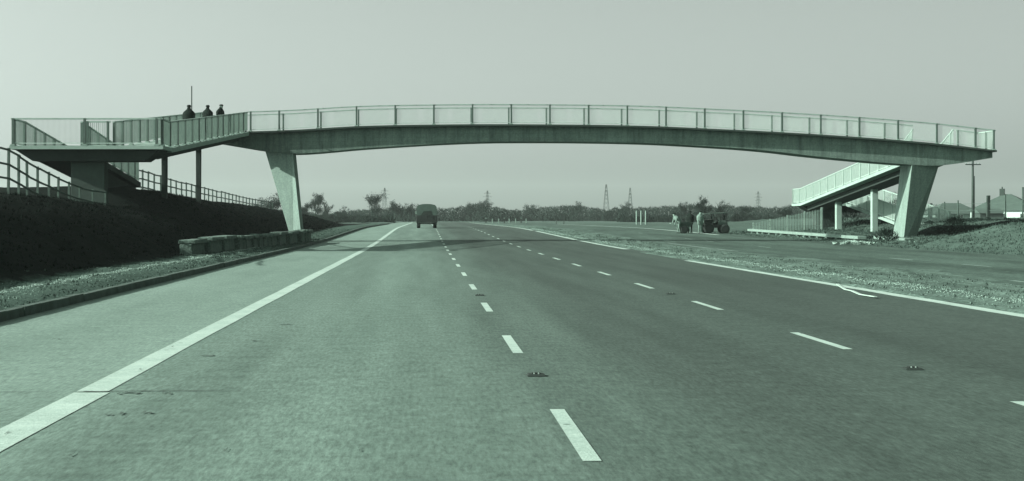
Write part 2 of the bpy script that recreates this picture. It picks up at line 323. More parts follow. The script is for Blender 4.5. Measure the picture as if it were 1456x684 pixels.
# dark joint across the shoulder, ragged cracks
ck = MB()
def crack(x0, x1, y, w, seed):
    n = 40; pts = []
    for i in range(n + 1):
        x = x0 + (x1 - x0) * i / n; yy = y + .05 * fbm(x, seed, 1.2, seed); ww = w * (.5 + .7 * abs(fbm(x, seed, 3, 7))) * (1 - i / n * .75)
        pts.append((x, yy, ww))
    for (xa, ya, wa), (xb, yb, wb) in zip(pts, pts[1:]): ck.face([(xa, ya - wa, .0075), (xb, yb - wb, .0075), (xb, yb + wb, .0075), (xa, ya + wa, .0075)])
crack(-5.7, -2.95, 11.85, .035, 1.3); crack(-2.75, -1.4, 11.9, .02, 2.2)
tag(ck.build('pavement_crack', M_BLACK, fix=False), kind='structure')
st = MB()
for (x, y, w) in ((-2.35, 11.75, .10), (-2.05, 11.78, .05), (-2.2, 10.5, .07), (-2.0, 10.55, .04), (-2.2, 15.0, .08), (-1.95, 16.8, .09), (-1.9, 19.4, .10), (-2.1, 8.7, .02), (-1.2, 8.9, .012), (-.4, 8.9, .01), (1.6, 9.1, .012), (4.7, 18, .03), (2.4, 22, .03), (-4.2, 17, .03), (-3.6, 12.6, .014), (.3, 15, .015), (-2.72, 9.6, .012), (-2.62, 13.6, .02), (-2.75, 16, .02)):
    for q in range(4):
        a = []; cx = x + random.uniform(-w, w); cy = y + random.uniform(-.06, .06); rr = random.uniform(.12, .4) * w
        for j in range(9):
            t = j / 9 * 2 * math.pi; k = random.uniform(.6, 1.2); a.append((cx + rr * k * math.cos(t), cy + .04 * k * math.sin(t) * (1 + rr * 4), .0085 + q * .0005))
        st.face(a)
tag(st.build('tar_patches', M_KERB, fix=False), kind='structure')

# road studs
def stud(x, y, label):
    e = empty('road_stud', (x, y, zr(y) + .004)); tag(e, label, 'road stud', 'reflective road studs set in the lane lines')
    a = MB(); a.hexa([(-.085, -.09, 0), (.085, -.09, 0), (.085, .09, 0), (-.085, .09, 0)], [(-.07, -.05, .016), (.07, -.05, .016), (.07, .05, .016), (-.07, .05, .016)])
    a.build('casting', M_BLACK, e, bevel=.003)
    b = MB(); b.box(-.04, .04, -.03, .03, .0165, .026); b.build('rubber_pad', M_BLACK, e, bevel=.004)
    for sx in (-.02, .02): b = MB(); b.tube([(sx, -.034, .021), (sx, -.028, .021)], [.007, .007], 8); b.build('reflector', M_BAR, e)
stud(.98, 13.1, 'small dark road stud in the first lane line, between the two nearest long dashes')
stud(4.5, 13.65, 'small dark road stud in the outer lane line, nearest one at right')
stud(.98, 26.65, 'tiny dark road stud farther up the first lane line beyond the third dash')
stud(4.5, 27.1, 'tiny dark road stud farther up the outer lane line')
# loose curled strip on the road
cs = MB(); pts = []
for i in range(25):
    t = i / 24; pts.append((8.45 - .35 * t - .55 * t * t * 0 - .02, 31.0 - 4.6 * t, .02 + .03 * math.sin(t * 3.1)))
pts = [(8.55 - .85 * math.sin(t * 1.5) + .95 * t * t, 31.0 - 5.0 * t, .02 + .04 * math.sin(t * 3.1)) for t in [i / 24 for i in range(25)]]
cpt = [(8.62, 30.9), (8.33, 29.7), (8.13, 28.6), (8.0, 27.7), (7.86, 26.7), (7.80, 25.6)]
pts = [(x, y, .02 + .015 * (k % 2)) for k, (x, y) in enumerate(cpt)]
for p, q in zip(pts, pts[1:]): cs.bar(p, q, .055, .012)
tag(cs.build('marking_tape', M_BAR), 'thin pale strip curling off the median edge line onto the road', 'tape')

# ------------------------------------------------------------------ parapets
POST_ME = None
POST_PALE = None
def post_mesh(pale=False):
    global POST_ME, POST_PALE
    if pale:
        if POST_PALE is None:
            POST_PALE = post_mesh().copy(); POST_PALE.materials[0] = M_RAIL
        return POST_PALE
    if POST_ME is None:
        mb = MB(); mb.box(-.045, .045, -.055, .055, .03, 1.12); mb.box(-.10, .10, -.09, .09, 0, .05, 1)
        o = mb.build('post', [M_POST, M_SLAB]); POST_ME = o.data; bpy.data.objects.remove(o)
    return POST_ME
PALE_ROOT = None; FINE_ROOT = None
def parapet(root, pts, posts, bars=None, bw=None, label=None):
    """pts: world polyline of the slab edge; posts: stations along it in metres (horizontal)"""
    bars = bars or (.05 if root is FINE_ROOT else .09); bw = bw or (.0075 if root is FINE_ROOT else .015)
    O = root.location; seg = []; s = 0
    for a, b in zip(pts, pts[1:]):
        a = Vector(a); b = Vector(b); l = (b - a).to_2d().length; seg.append((s, s + l, a, b)); s += l
    L = s
    def at(q):
        for s0, s1, a, b in seg:
            if q <= s1 + 1e-6: return a.lerp(b, max(0, (q - s0) / (s1 - s0))), (b - a)
        return seg[-1][3], seg[-1][3] - seg[-1][2]
    mb = MB(); n = int(L / bars)
    for i in range(n + 1):
        p, d = at((i + .5) * L / (n + 1)); a = math.atan2(d.y, d.x); c, sn = math.cos(a) * bw / 2, math.sin(a) * bw / 2
        q = [(p.x - c + sn, p.y - sn - c), (p.x + c + sn, p.y + sn - c), (p.x + c - sn, p.y + sn + c), (p.x - c - sn, p.y - sn + c)]
        i0 = len(mb.v); mb.v += [(u, v, p.z + .115) for u, v in q] + [(u, v, p.z + 1.07) for u, v in q]
        for k in range(4): mb.f.append((i0 + k, i0 + (k+1) % 4, i0 + 4 + (k+1) % 4, i0 + 4 + k)); mb.m.append(0)
    o = place(mb, O).build('parapet', M_BAR2 if root.location.x < -5 else M_BAR, root, fix=False)
    hr = MB()
    for s0, s1, a, b in seg:
        e = (b - a).normalized() * .02
        hr.bar(a + Vector((0, 0, 1.10)) - e, b + Vector((0, 0, 1.10)) + e, .075, .06)
    place(hr, O).build('handrail', M_RAIL, o)
    lr = MB()
    for s0, s1, a, b in seg: lr.bar(a + Vector((0, 0, .10)), b + Vector((0, 0, .10)), .03, .03)
    place(lr, O).build('bottom_rail', M_BAR, o)
    for q in posts:
        p, d = at(q); po = bpy.data.objects.new('post', post_mesh(root is PALE_ROOT)); COL.objects.link(po); po.parent = o
        po.location = p - O; po.rotation_euler.z = math.atan2(d.y, d.x)
    return o
def stations(L, n): return [.06 + (L - .12) * i / n for i in range(n + 1)]

# ------------------------------------------------------------------ the footbridge
K0 = .0394; YN, YF = 82.7, 85.3
TOP = [(-12.45, 6.2), (-9.8, 6.25), (-7.3, 6.34), (-3.66, 6.55), (1.18, 6.64), (5.3, 6.65), (11.9, 6.57), (17.1, 6.35), (19.5, 6.23), (23.6, 5.98), (28.2, 5.62), (32.0, 5.2)]
SOF = [(-12.2, 5.72), (-11.2, 5.55), (-9.06, 5.20), (-7.3, 5.02), (-3.4, 5.32), (1.18, 5.60), (4.8, 5.70), (11.9, 5.63), (17.1, 5.36), (19.5, 5.16), (22.0, 4.87), (26.8, 4.44), (29.0, 4.36), (32.0, 4.80)]
fb = empty('footbridge', (10, 84, 0))
tag(fb, 'long low concrete footbridge arching over the motorway on two leaning piers', 'footbridge')
FINE_ROOT = fb
def xsamp(a, b, n): return [a + (b - a) * i / n for i in range(n + 1)]
sl = MB(); sl.strip([[(x, YN, smooth(TOP, x) - .10), (x, YF, smooth(TOP, x) - .10), (x, YF, smooth(TOP, x)), (x, YN, smooth(TOP, x))] for x in xsamp(-12.4, 32.0, 74)])
place(sl, fb.location).build('deck', M_DECK, fb)
bm_ = MB(); bm_.strip([[(x, YN + .4, smooth(SOF, x)), (x, YF - .2, smooth(SOF, x)), (x, YF - .2, smooth(TOP, x) - .103), (x, YN + .4, smooth(TOP, x) - .103)] for x in xsamp(-12.2, 31.9, 90)])
place(bm_, fb.location).build('beam', M_CONC, fb)
def pier(xa, xb, xc, xd, z1, z0, skew):    # top from xa to xb, bottom xc to xd
    mb = MB(); y0, y1 = YN + .403, YF - .2 - .003
    s1, s2 = max(0, -skew), max(0, skew)
    mb.hexa([(xc, y0 + s1, z0), (xd, y0 + s2, z0), (xd, y1, z0), (xc, y1, z0)], [(xa, y0 + s1, z1), (xb, y0 + s2, z1), (xb, y1, z1), (xa, y1, z1)])
    return place(mb, fb.location).build('pier', M_PIER, fb, bevel=.03)
pier(-9.18, -7.50, -7.48, -6.92, 5.5, -.3, -.7)
pier(27.42, 29.25, 26.85, 27.62, 4.9, -.3, .55)
near = [(x, YN + .08, smooth(TOP, x)) for x in xsamp(-9.9, 31.92, 40)]
far = [(x, YF - .08, smooth(TOP, x)) for x in xsamp(-12.3, 28.1, 40)]
sp = 2.168; L0 = 41.8
ph = (-9.9)
parapet(fb, near, [q for q in [.1] + [1.7 + sp * i for i in range(19)] if q < 41.7] + [41.75])
parapet(fb, far, [q for q in [.1] + [1.7 + 2.4 - sp + sp * i for i in range(19)] if q < 40.3])
endp = [(31.92, YN + .12, 5.2), (31.92, YF - .1, 5.2)]
parapet(fb, endp, [1.25])
parapet(fb, [(30.62, YF - .08, smooth(TOP, 30.6)), (31.9, YF - .08, smooth(TOP, 31.9))], [.1])

def slab(mb, x0a, x1a, ya, za, x0b, x1b, yb, zb, th=.2):
    mb.hexa([(x0a, ya, za - th), (x1a, ya, za - th), (x1b, yb, zb - th), (x0b, yb, zb - th)], [(x0a, ya, za), (x1a, ya, za), (x1b, yb, zb), (x0b, yb, zb)])
# ---- left access ramp
lr_ = empty('access_ramp', (-13, 70, 2.3))
tag(lr_, 'left hand concrete access ramp doubling back on itself above the dark bank', 'ramp')
O = lr_.location
ZL = 4.37
m = MB(); slab(m, -13.3, -10.75, 62.6, ZL, -12.4, -9.87, 82.695, 6.22, .2); place(m, O).build('upper_flight', M_SLAB, lr_)
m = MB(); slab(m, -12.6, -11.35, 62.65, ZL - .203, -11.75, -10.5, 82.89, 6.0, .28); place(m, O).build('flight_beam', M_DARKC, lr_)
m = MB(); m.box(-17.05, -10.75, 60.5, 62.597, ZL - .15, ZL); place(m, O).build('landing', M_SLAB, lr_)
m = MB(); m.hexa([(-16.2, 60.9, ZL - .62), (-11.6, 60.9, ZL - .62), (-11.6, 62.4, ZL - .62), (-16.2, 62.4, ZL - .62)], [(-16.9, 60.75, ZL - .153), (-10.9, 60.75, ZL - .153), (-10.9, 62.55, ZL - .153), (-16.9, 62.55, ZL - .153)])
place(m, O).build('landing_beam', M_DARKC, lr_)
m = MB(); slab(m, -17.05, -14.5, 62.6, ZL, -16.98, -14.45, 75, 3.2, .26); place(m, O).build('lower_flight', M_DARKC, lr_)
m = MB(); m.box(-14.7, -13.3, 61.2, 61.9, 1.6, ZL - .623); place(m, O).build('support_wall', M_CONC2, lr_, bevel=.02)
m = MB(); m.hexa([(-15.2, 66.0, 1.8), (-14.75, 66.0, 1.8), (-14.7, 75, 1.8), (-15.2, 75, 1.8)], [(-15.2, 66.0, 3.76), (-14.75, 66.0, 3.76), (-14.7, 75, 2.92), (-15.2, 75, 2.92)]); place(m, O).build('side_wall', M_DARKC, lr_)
for (x, yy) in ((-11.88, 67.2), (-11.5, 74.8)):
    zt = ZL + (yy - 62.6) / 20.1 * 1.85 - .47
    m = MB(); m.hexa([(x - .10, yy - .11, 1), (x + .12, yy - .11, 1), (x + .12, yy + .11, 1), (x - .10, yy + .11, 1)], [(x - .12, yy - .13, zt), (x + .14, yy - .13, zt), (x + .14, yy + .13, zt), (x - .12, yy + .13, zt)])
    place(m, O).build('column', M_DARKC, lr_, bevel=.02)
parapet(lr_, [(-10.82, 60.6, ZL), (-10.82, 62.6, ZL), (-9.95, 82.6, 6.22)], [0.1] + [1.9 + i * 1.55 for i in range(13)])
parapet(lr_, [(-13.22, 62.65, ZL), (-12.33, 82.7, 6.22), (-12.33, 85.2, 6.2)], [.05] + [1.5 + i * 1.55 for i in range(14)])
parapet(lr_, [(-16.98, 60.58, ZL), (-10.9, 60.58, ZL)], [.06, 3.0, 5.95], bars=.05, bw=.007)
parapet(lr_, [(-16.98, 60.7, ZL), (-16.98, 62.6, ZL), (-16.9, 74.9, 3.2)], [.3] + [1.9 + i * 1.6 for i in range(8)])
parapet(lr_, [(-14.58, 62.65, ZL), (-14.53, 74.9, 3.2)], [.05] + [1.5 + i * 1.6 for i in range(7)])
parapet(lr_, [(-14.4, 62.52, ZL), (-13.35, 62.52, ZL)], [.1, .95])
# ---- right access ramp
rr_ = empty('access_ramp', (30, 100, .4))
tag(rr_, 'right hand access ramp with bright parapet going down behind the bridge to a far landing', 'ramp')
O = rr_.location; PALE_ROOT = rr_
ZR = 2.5
m = MB(); m.strip([[(28.1, y, z - .2), (30.6, y, z - .2), (30.6, y, z), (28.1, y, z)] for y, z in ((85.305, 5.45), (87.3, 4.70), (111, ZR))]); place(m, O).build('upper_flight', M_SLAB, rr_)
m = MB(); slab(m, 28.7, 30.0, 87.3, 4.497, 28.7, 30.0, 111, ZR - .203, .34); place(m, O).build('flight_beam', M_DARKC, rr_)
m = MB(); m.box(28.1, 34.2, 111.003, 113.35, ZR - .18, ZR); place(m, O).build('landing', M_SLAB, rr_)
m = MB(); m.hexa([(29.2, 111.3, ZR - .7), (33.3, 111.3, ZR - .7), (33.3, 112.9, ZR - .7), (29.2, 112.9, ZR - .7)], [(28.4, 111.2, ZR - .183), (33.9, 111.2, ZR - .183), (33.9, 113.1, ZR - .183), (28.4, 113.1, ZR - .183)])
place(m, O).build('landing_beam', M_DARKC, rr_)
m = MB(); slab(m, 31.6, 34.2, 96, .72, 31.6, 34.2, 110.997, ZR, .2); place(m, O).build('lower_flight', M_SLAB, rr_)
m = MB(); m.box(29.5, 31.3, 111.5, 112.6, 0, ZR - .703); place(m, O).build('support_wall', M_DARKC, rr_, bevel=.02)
for (x, yy) in ((29.3, 104.8), (29.35, 96.6), (32.6, 106.5)):
    zt = (4.70 - 2.2 * (yy - 87.3) / 23.7 - .53) if x < 31 else 1.7
    m = MB(); m.box(x - .19, x + .19, yy - .2, yy + .2, 0, zt); place(m, O).build('column', M_SLAB, rr_, bevel=.02)
parapet(rr_, [(28.18, 85.4, 5.42), (28.18, 87.3, 4.70), (28.18, 111, ZR), (28.18, 113.2, ZR)], [.5 + i * 1.95 for i in range(16)], bars=.085, bw=.02)
parapet(rr_, [(30.52, 85.4, 5.42), (30.52, 87.3, 4.70), (30.52, 110.9, ZR)], [.5 + i * 1.95 for i in range(14)])
parapet(rr_, [(28.25, 113.25, ZR), (34.1, 113.25, ZR)], [.1, 2.0, 3.9, 5.8])
parapet(rr_, [(31.68, 96.1, .72), (31.68, 110.9, ZR)], [.1 + i * 1.95 for i in range(9)], bars=.085, bw=.02)
parapet(rr_, [(34.12, 96.1, .72), (34.12, 110.9, ZR), (34.12, 113.2, ZR)], [.1 + i * 1.95 for i in range(9)])

# ------------------------------------------------------------------ fences
def rail_fence(name, pts, h, step, label, rails=3, m=M_WOOD, pw=.11, dz=0, skipg=False, rw=.09):
    o = empty(name, pts[0]); O = o.location; tag(o, label, 'fence')
    seg = []; s = 0
    for a, b in zip(pts, pts[1:]):
        a = Vector(a); b = Vector(b); l = (b - a).length; seg.append((s, s + l, a, b)); s += l
    n = int(s / step); P_ = []
    for i in range(n + 1):
        q = i * s / n
        for s0, s1, a, b in seg:
            if q <= s1 + 1e-5: P_.append(a.lerp(b, (q - s0) / (s1 - s0)) + Vector((random.uniform(-.03, .03), 0, random.uniform(-.03, .03)))); break
    for p in P_:
        lean = Vector((random.uniform(-.03, .03), random.uniform(-.02, .02), 0)); b = MB(); b.bar(p - Vector((0, 0, .6)), p + Vector((0, 0, h)) + lean, pw)
        place(b, O).build('post', m, o)
    b = MB()
    for p, q in zip(P_, P_[1:]):
        for r in range(rails):
            zz = h * (.93 - r * .36); b.bar(p + Vector((pw * .7, 0, zz + random.uniform(-.02, .02))), q + Vector((pw * .7, 0, zz + random.uniform(-.02, .02))), .035, rw)
    place(b, O).build('rail', m, o)
    return o
rail_fence('timber_fence', [(-13.0, 42, 2.5), (-13.15, 46, 2.42), (-13.45, 51, 1.95), (-13.55, 56, 1.5), (-13.15, 60.6, 1.25)], 1.25, 1.55, 'timber post and rail fence dropping along the bank at the far left under the landing', m=M_WOOD, rw=.06, pw=.075)
rail_fence('timber_fence', [(-15.6, 77.5, 2.9), (-15.9, 92, 2.62), (-16.1, 110, 2.35), (-15.9, 130, 2.02), (-15.6, 150, 1.75)], 1.25, 2.1, 'long timber fence receding along the bank top behind the ramp columns', rw=.07, pw=.085)
# low roughly laid wall at the foot of the bank
lw = empty('low_wall', (-7.9, 50, .2)); tag(lw, 'low rough concrete wall at the foot of the dark bank before the left pier', 'wall')
b = MB(); c = MB(); y = 50.0
while y < 80.5:
    L_ = random.choice((random.uniform(.7, 1.3), random.uniform(1.5, 3.2))); t = (y - 50) / 31; zt = .68 + .04 * t + zr(y) + random.uniform(-.05, .04); x = -8.0 + 1.75 * max(0, y - 50) / 31 + .03 * math.sin(y) + random.uniform(-.02, .02)
    b.hexa([(x - .3, y, -.1), (x + .16, y, -.1), (x + .16, y + L_ - .03, -.1), (x - .3, y + L_ - .03, -.1)], [(x - .3, y, zt - .14), (x + .12, y, zt - .14), (x + .12, y + L_ - .03, zt - .14), (x - .3, y + L_ - .03, zt - .14)])
    c.hexa([(x - .36, y, zt - .137), (x + .24, y, zt - .137), (x + .24, y + L_ - .02, zt - .137), (x - .36, y + L_ - .02, zt - .137)], [(x - .34, y, zt), (x + .22, y, zt), (x + .22, y + L_ - .02, zt + random.uniform(-.02, .02)), (x - .34, y + L_ - .02, zt)])
    y += L_
place(b, lw.location).build('wall_face', M_WALL, lw, bevel=.03); place(c, lw.location).build('coping', M_WALL, lw, bevel=.03)
# edging slabs on the verge before the right ramp
def edging(x0, y0, x1, y1, z0, z1, label):
    e = empty('edging_beam', (x0, y0, 0)); tag(e, label, 'concrete beam'); b = MB(); n = 10
    b.bar((x0, y0, z0), (x1, y1, z1), .5, .17); place(b, e.location).build('beam', M_PIER, e, bevel=.015)
    L_ = math.hypot(x1 - x0, y1 - y0); k = int(L_ / 1.9)
    for i in range(k + 1):
        t = (i + .4 + random.uniform(-.15, .15)) / (k + 1); x = x0 + (x1 - x0) * t; y = y0 + (y1 - y0) * t; z = z0 + (z1 - z0) * t - .097
        b = MB(); w = random.uniform(.12, .2); b.box(x - w, x + w, y - .2, y + .2, z - .5, z); place(b, e.location).build('block', M_WALL, e, bevel=.02)
edging(24.0, 109, 24.3, 82.2, .52, .30, 'long pale concrete edging beam on blocks below the right ramp')
edging(25.6, 83.6, 26.0, 79.4, .30, .22, 'short pale concrete edging beam at the foot of the right pier')
# slatted fence beside right ramp
sf = empty('slatted_fence', (24.2, 108, .3)); tag(sf, 'pale fence of upright slats with a rising top, left of the right ramp', 'fence')
b = MB(); n = 44
for i in range(n + 1):
    t = i / n; x = 24.1 + 4.5 * t; y = 108.5 - 2.0 * t; zt = .4 + .62 + 1.05 * t
    b.bar((x, y, .2), (x, y, zt + random.uniform(-.03, .03)), .045, .022)
place(b, sf.location).build('slats', M_EDGE, sf)
b = MB(); b.bar((24.05, 108.55, .75), (28.65, 106.55, .85), .06, .08); b.bar((24.05, 108.55, .9), (28.65, 106.55, 1.95), .06, .06); place(b, sf.location).build('rail', M_WOOD, sf)
for t in (0, .25, .5, .75, 1.0):
    b = MB(); x = 24.1 + 4.5 * t; y = 108.56 - 2.0 * t; b.bar((x, y, -.1), (x, y, .45 + .62 + 1.1 * t), .13 if t == 1 else .08); place(b, sf.location).build('post', M_EDGE, sf)
# rubble heap
def rubble(name, cx, cy, z, n, rx, ry, s0, s1, m, label=None, kind=None, cat=None, hz=.12):
    mb = MB()
    for i in range(n):
        a = random.uniform(0, 6.28); q = random.random() ** .6; x = cx + rx * q * math.cos(a); y = cy + ry * q * math.sin(a); s = random.uniform(s0, s1)
        zz = z + (1 - q) * hz; pts = [(random.uniform(-s, s), random.uniform(-s, s), random.uniform(-s * .6, s * .6)) for _ in range(7)]
        bmx = bmesh.new()
        for p in pts: bmx.verts.new(p)
        bmesh.ops.convex_hull(bmx, input=bmx.verts); bmx.verts.ensure_lookup_table()
        used = [v for v in bmx.verts if v.link_faces]; idx = {v: k + len(mb.v) for k, v in enumerate(used)}
        mb.v += [(v.co.x + x, v.co.y + y, v.co.z + zz) for v in used]
        for f in bmx.faces: mb.f.append(tuple(idx[v] for v in f.verts)); mb.m.append(0)
        bmx.free()
    o = mb.build(name, m, fix=False)
    tag(o, label, cat, kind=kind); return o
rubble('rubble', 21.7, 75, .1, 46, 1.0, 1.4, .06, .19, M_EDGE, 'small heap of white rubble on the road before the right ramp', cat='rubble', kind='stuff')

# tall posts and wire fence on the right bank
wf = empty('wire_fence', (38, 103, 1.0)); tag(wf, 'wire fence on tall uneven posts along the top of the right bank', 'fence')
wp = []
for (px, k, pt, w, mm) in ((1324, .050, 289, .14, M_DARKWOOD), (1343, .0495, 287, .07, M_WOOD), (1362, .049, 285, .08, M_WOOD), (1405, .0475, 278, .2, M_DARKWOOD), (1430, .0465, 277, .08, M_WOOD), (1454, .0455, 266, .09, M_WOOD), (1482, .0445, 268, .09, M_WOOD)):
    x = (px - 605) * k; y = F * k; zt = H + (310 - pt) * k; b = MB(); b.bar((x, y, .2), (x + random.uniform(-.03, .03), y, zt), w); place(b, wf.location).build('post', mm, wf); wp.append((x, y, zt))
b = MB()
for p, q in zip(wp, wp[1:]):
    for dz in (.9, 1.35): b.bar((p[0], p[1], 1.0 + dz), (q[0], q[1], 1.05 + dz), .02)
place(b, wf.location).build('wires', M_WOOD, wf)
# telegraph pole
def Pp(px, py, k): return ((px - 605) * k, F * k, H + (310 - py) * k)
tp = empty('telegraph_pole', (67.7, 182.7, .4)); tag(tp, 'tall dark telegraph pole with a short crossarm behind the right bank', 'telegraph pole')
b = MB(); b.tube([(0, 0, -.5), (0, 0, 8.2)], [.19, .13], 10); b.build('pole', M_DARKWOOD, tp, smooth=True)
b = MB(); b.box(-.95, .95, -.16, -.06, 7.55, 7.68); b.build('crossarm', M_DARKWOOD, tp)
for dx in (-.8, -.4, .4, .8):
    b = MB(); b.tube([(dx, -.11, 7.68), (dx, -.11, 7.76), (dx, -.11, 7.84)], [.02, .05, .04], 8); b.build('insulator', M_EDGE, tp)
b = MB(); b.tube([(.16, -.12, .2), (.16, -.12, 6.2)], [.05, .05], 6); b.build('cable_guard', M_BLACK, tp)

# ------------------------------------------------------------------ houses on the right
def house(name, cx, cy, z, w, d, wh, rh, label, hip=2.5, chimney=None, wallm=M_RENDERW, wins=()):
    e = empty(name, (cx, cy, z)); tag(e, label, 'house'); b = MB(); b.box(-w/2, w/2, -d/2, d/2, -.5, wh); b.build('wall', wallm, e)
    b = MB(); o = .45; A = [(-w/2 - o, -d/2 - o, wh), (w/2 + o, -d/2 - o, wh), (w/2 + o, d/2 + o, wh), (-w/2 - o, d/2 + o, wh)]
    r0, r1 = (-w/2 + hip, 0, wh + rh), (w/2 - hip, 0, wh + rh); dn = [(x, y, zz - .12) for x, y, zz in A]
    b.face([A[0], A[1], r1, r0]); b.face([A[1], A[2], r1]); b.face([A[2], A[3], r0, r1]); b.face([A[3], A[0], r0]); b.face(dn[::-1])
    for i in range(4): b.face([dn[i], dn[(i+1) % 4], A[(i+1) % 4], A[i]])
    rf = b.build('roof', M_ROOF, e)
    if chimney:
        for cxx in chimney:
            b = MB(); b.box(cxx - .45, cxx + .45, -.4, .4, wh + rh - 1.2, wh + rh + 1.1); b.tube([(cxx, 0, wh + rh + 1.1), (cxx, 0, wh + rh + 1.5)], [.14, .12], 8); b.build('chimney', M_BRICK, rf)
    for (x0, x1, z0, z1) in wins:
        b = MB()
        for q in ((x0, x1, z1 - .07, z1), (x0, x1, z0, z0 + .07), (x0, x0 + .07, z0 + .07, z1 - .07), (x1 - .07, x1, z0 + .07, z1 - .07), ((x0 + x1)/2 - .03, (x0 + x1)/2 + .03, z0 + .07, z1 - .07)):
            b.box(q[0], q[1], -d/2 - .06, -d/2 - .003, q[2], q[3])
        wn = b.build('window', M_RENDERW, e); b = MB(); b.box(x0 + .05, x1 - .05, -d/2 - .035, -d/2 - .01, z0 + .05, z1 - .05); b.build('pane', M_GLASS, wn)
    return e
hb_ = house('bungalow', 118.2, 300, .45, 12.5, 9, 2.5, 3.3, 'white walled bungalow with hipped roof and chimney at the right edge', hip=5.5, chimney=(-1.0,), wins=((-4.6, -3.2, .9, 1.9), (-1.2, .6, .9, 1.9), (3.2, 4.8, .9, 1.9)))
house('bungalow', 117.5, 330, .45, 10, 8, 1.9, 2.4, 'low pale building with a long roof seen just right of the right pier', hip=3, wallm=M_EDGE, wins=((-3.8, -2.8, .8, 1.7), (0, 1.2, .8, 1.7), (2.6, 3.8, .8, 1.7)))
hb_.rotation_euler.z = R(-32)
b = MB(); b.box(-2.2, 2.2, -2, 2, -.4, 1.9); sh = empty('garden_shed', (108.5, 285, .4)); b.build('wall', M_DARKWOOD, sh)
b = MB(); b.hexa([(-2.4, -2.2, 1.9), (2.4, -2.2, 1.9), (2.4, 2.2, 1.9), (-2.4, 2.2, 1.9)], [(-2.4, -.05, 2.8), (2.4, -.05, 2.8), (2.4, .05, 2.8), (-2.4, .05, 2.8)]); b.build('roof', M_ROOF, sh)
tag(sh, 'small dark shed just left of the white walled bungalow', 'shed')

# ------------------------------------------------------------------ hills
def hill(x0, x1, y, depth, tab, name):
    mb = MB(); nx_, ny_ = 60, 10; 
    for j in range(ny_ + 1):
        for i in range(nx_ + 1):
            x = x0 + (x1 - x0) * i / nx_; s = math.sin(math.pi * j / ny_ ); mb.v.append((x, y + depth * j / ny_, .2 + (lerp(tab, x) + 1.5 * fbm(x, y, .01, 2)) * s * max(0, math.sin(math.pi * i / nx_)) ** .4))
    for j in range(ny_):
        for i in range(nx_): a = j * (nx_ + 1) + i; mb.f.append((a, a + 1, a + nx_ + 2, a + nx_ + 1)); mb.m.append(0)
    tag(mb.build(name, M_HILL, smooth=True, fix=False), kind='structure')
hill(-200, 1700, 1500, 700, [(-200, 2), (400, 6), (700, 14), (1000, 26), (1200, 20), (1700, 12)], 'hills')

# ------------------------------------------------------------------ trees
def rv(s=1): return Vector((random.gauss(0, s), random.gauss(0, s), random.gauss(0, s)))
def bare_tree(name, loc, h, spread, label, trunk_r=None, n_twig=2600, fill=.5, group=None, lean=0, seed=0, cat='tree'):
    random.seed(seed + 100); e = empty(name, loc); tag(e, label, cat, group); tr = MB(); cr = MB(); tips = []
    trunk_r = trunk_r or h * .028
    def branch(p, d, L_, r, lvl):
        pts = [p]; rads = [r]; q = p.copy(); dd = d.copy(); n = 4
        for i in range(n):
            dd = (dd + rv(.13) + Vector((0, 0, .05 if lvl else .02))).normalized(); q = q + dd * L_ / n; pts.append(q.copy()); rads.append(max(.012, r * (1 - .5 * (i + 1) / n)))
        (tr if lvl < 2 else cr).tube(pts, rads, 6 if lvl < 2 else 4, cap=False)
        if lvl >= 3: tips.append((pts[-1], dd)); tips.append((pts[2], dd)); return
        for c in range((5, 5, 4)[lvl] if lvl else 7):
            k = random.randint(2 if lvl == 0 else 1, n); b0 = pts[k]
            nd = (dd * .55 + Vector((random.uniform(-1, 1), random.uniform(-1, 1), random.uniform(-.15, .8))) * (.8 if lvl else 1.0)).normalized()
            nd.x *= spread; nd.y *= spread; nd.normalize()
            branch(b0, nd, L_ * random.uniform(.48, .72), rads[k] * .6, lvl + 1)
    branch(Vector((0, 0, -.3)), Vector((lean, 0, 1)), h * .55, trunk_r, 0)
    k = max(1, n_twig // max(1, len(tips)))
    for (p, d) in tips:
        for i in range(k):
            a = p + rv(h * .035); dd = (d + rv(.7)).normalized(); L_ = h * random.uniform(.03, .075); w = h * random.uniform(.0025, .006) * (1 + fill)
            s = dd.cross(rv()).normalized() * w; cr.face([a - s, a + s, a + dd * L_])
    t = tr.build('trunk', M_BARK, e, smooth=True, fix=False); cr.build('crown', M_TWIG, e, fix=False); return e
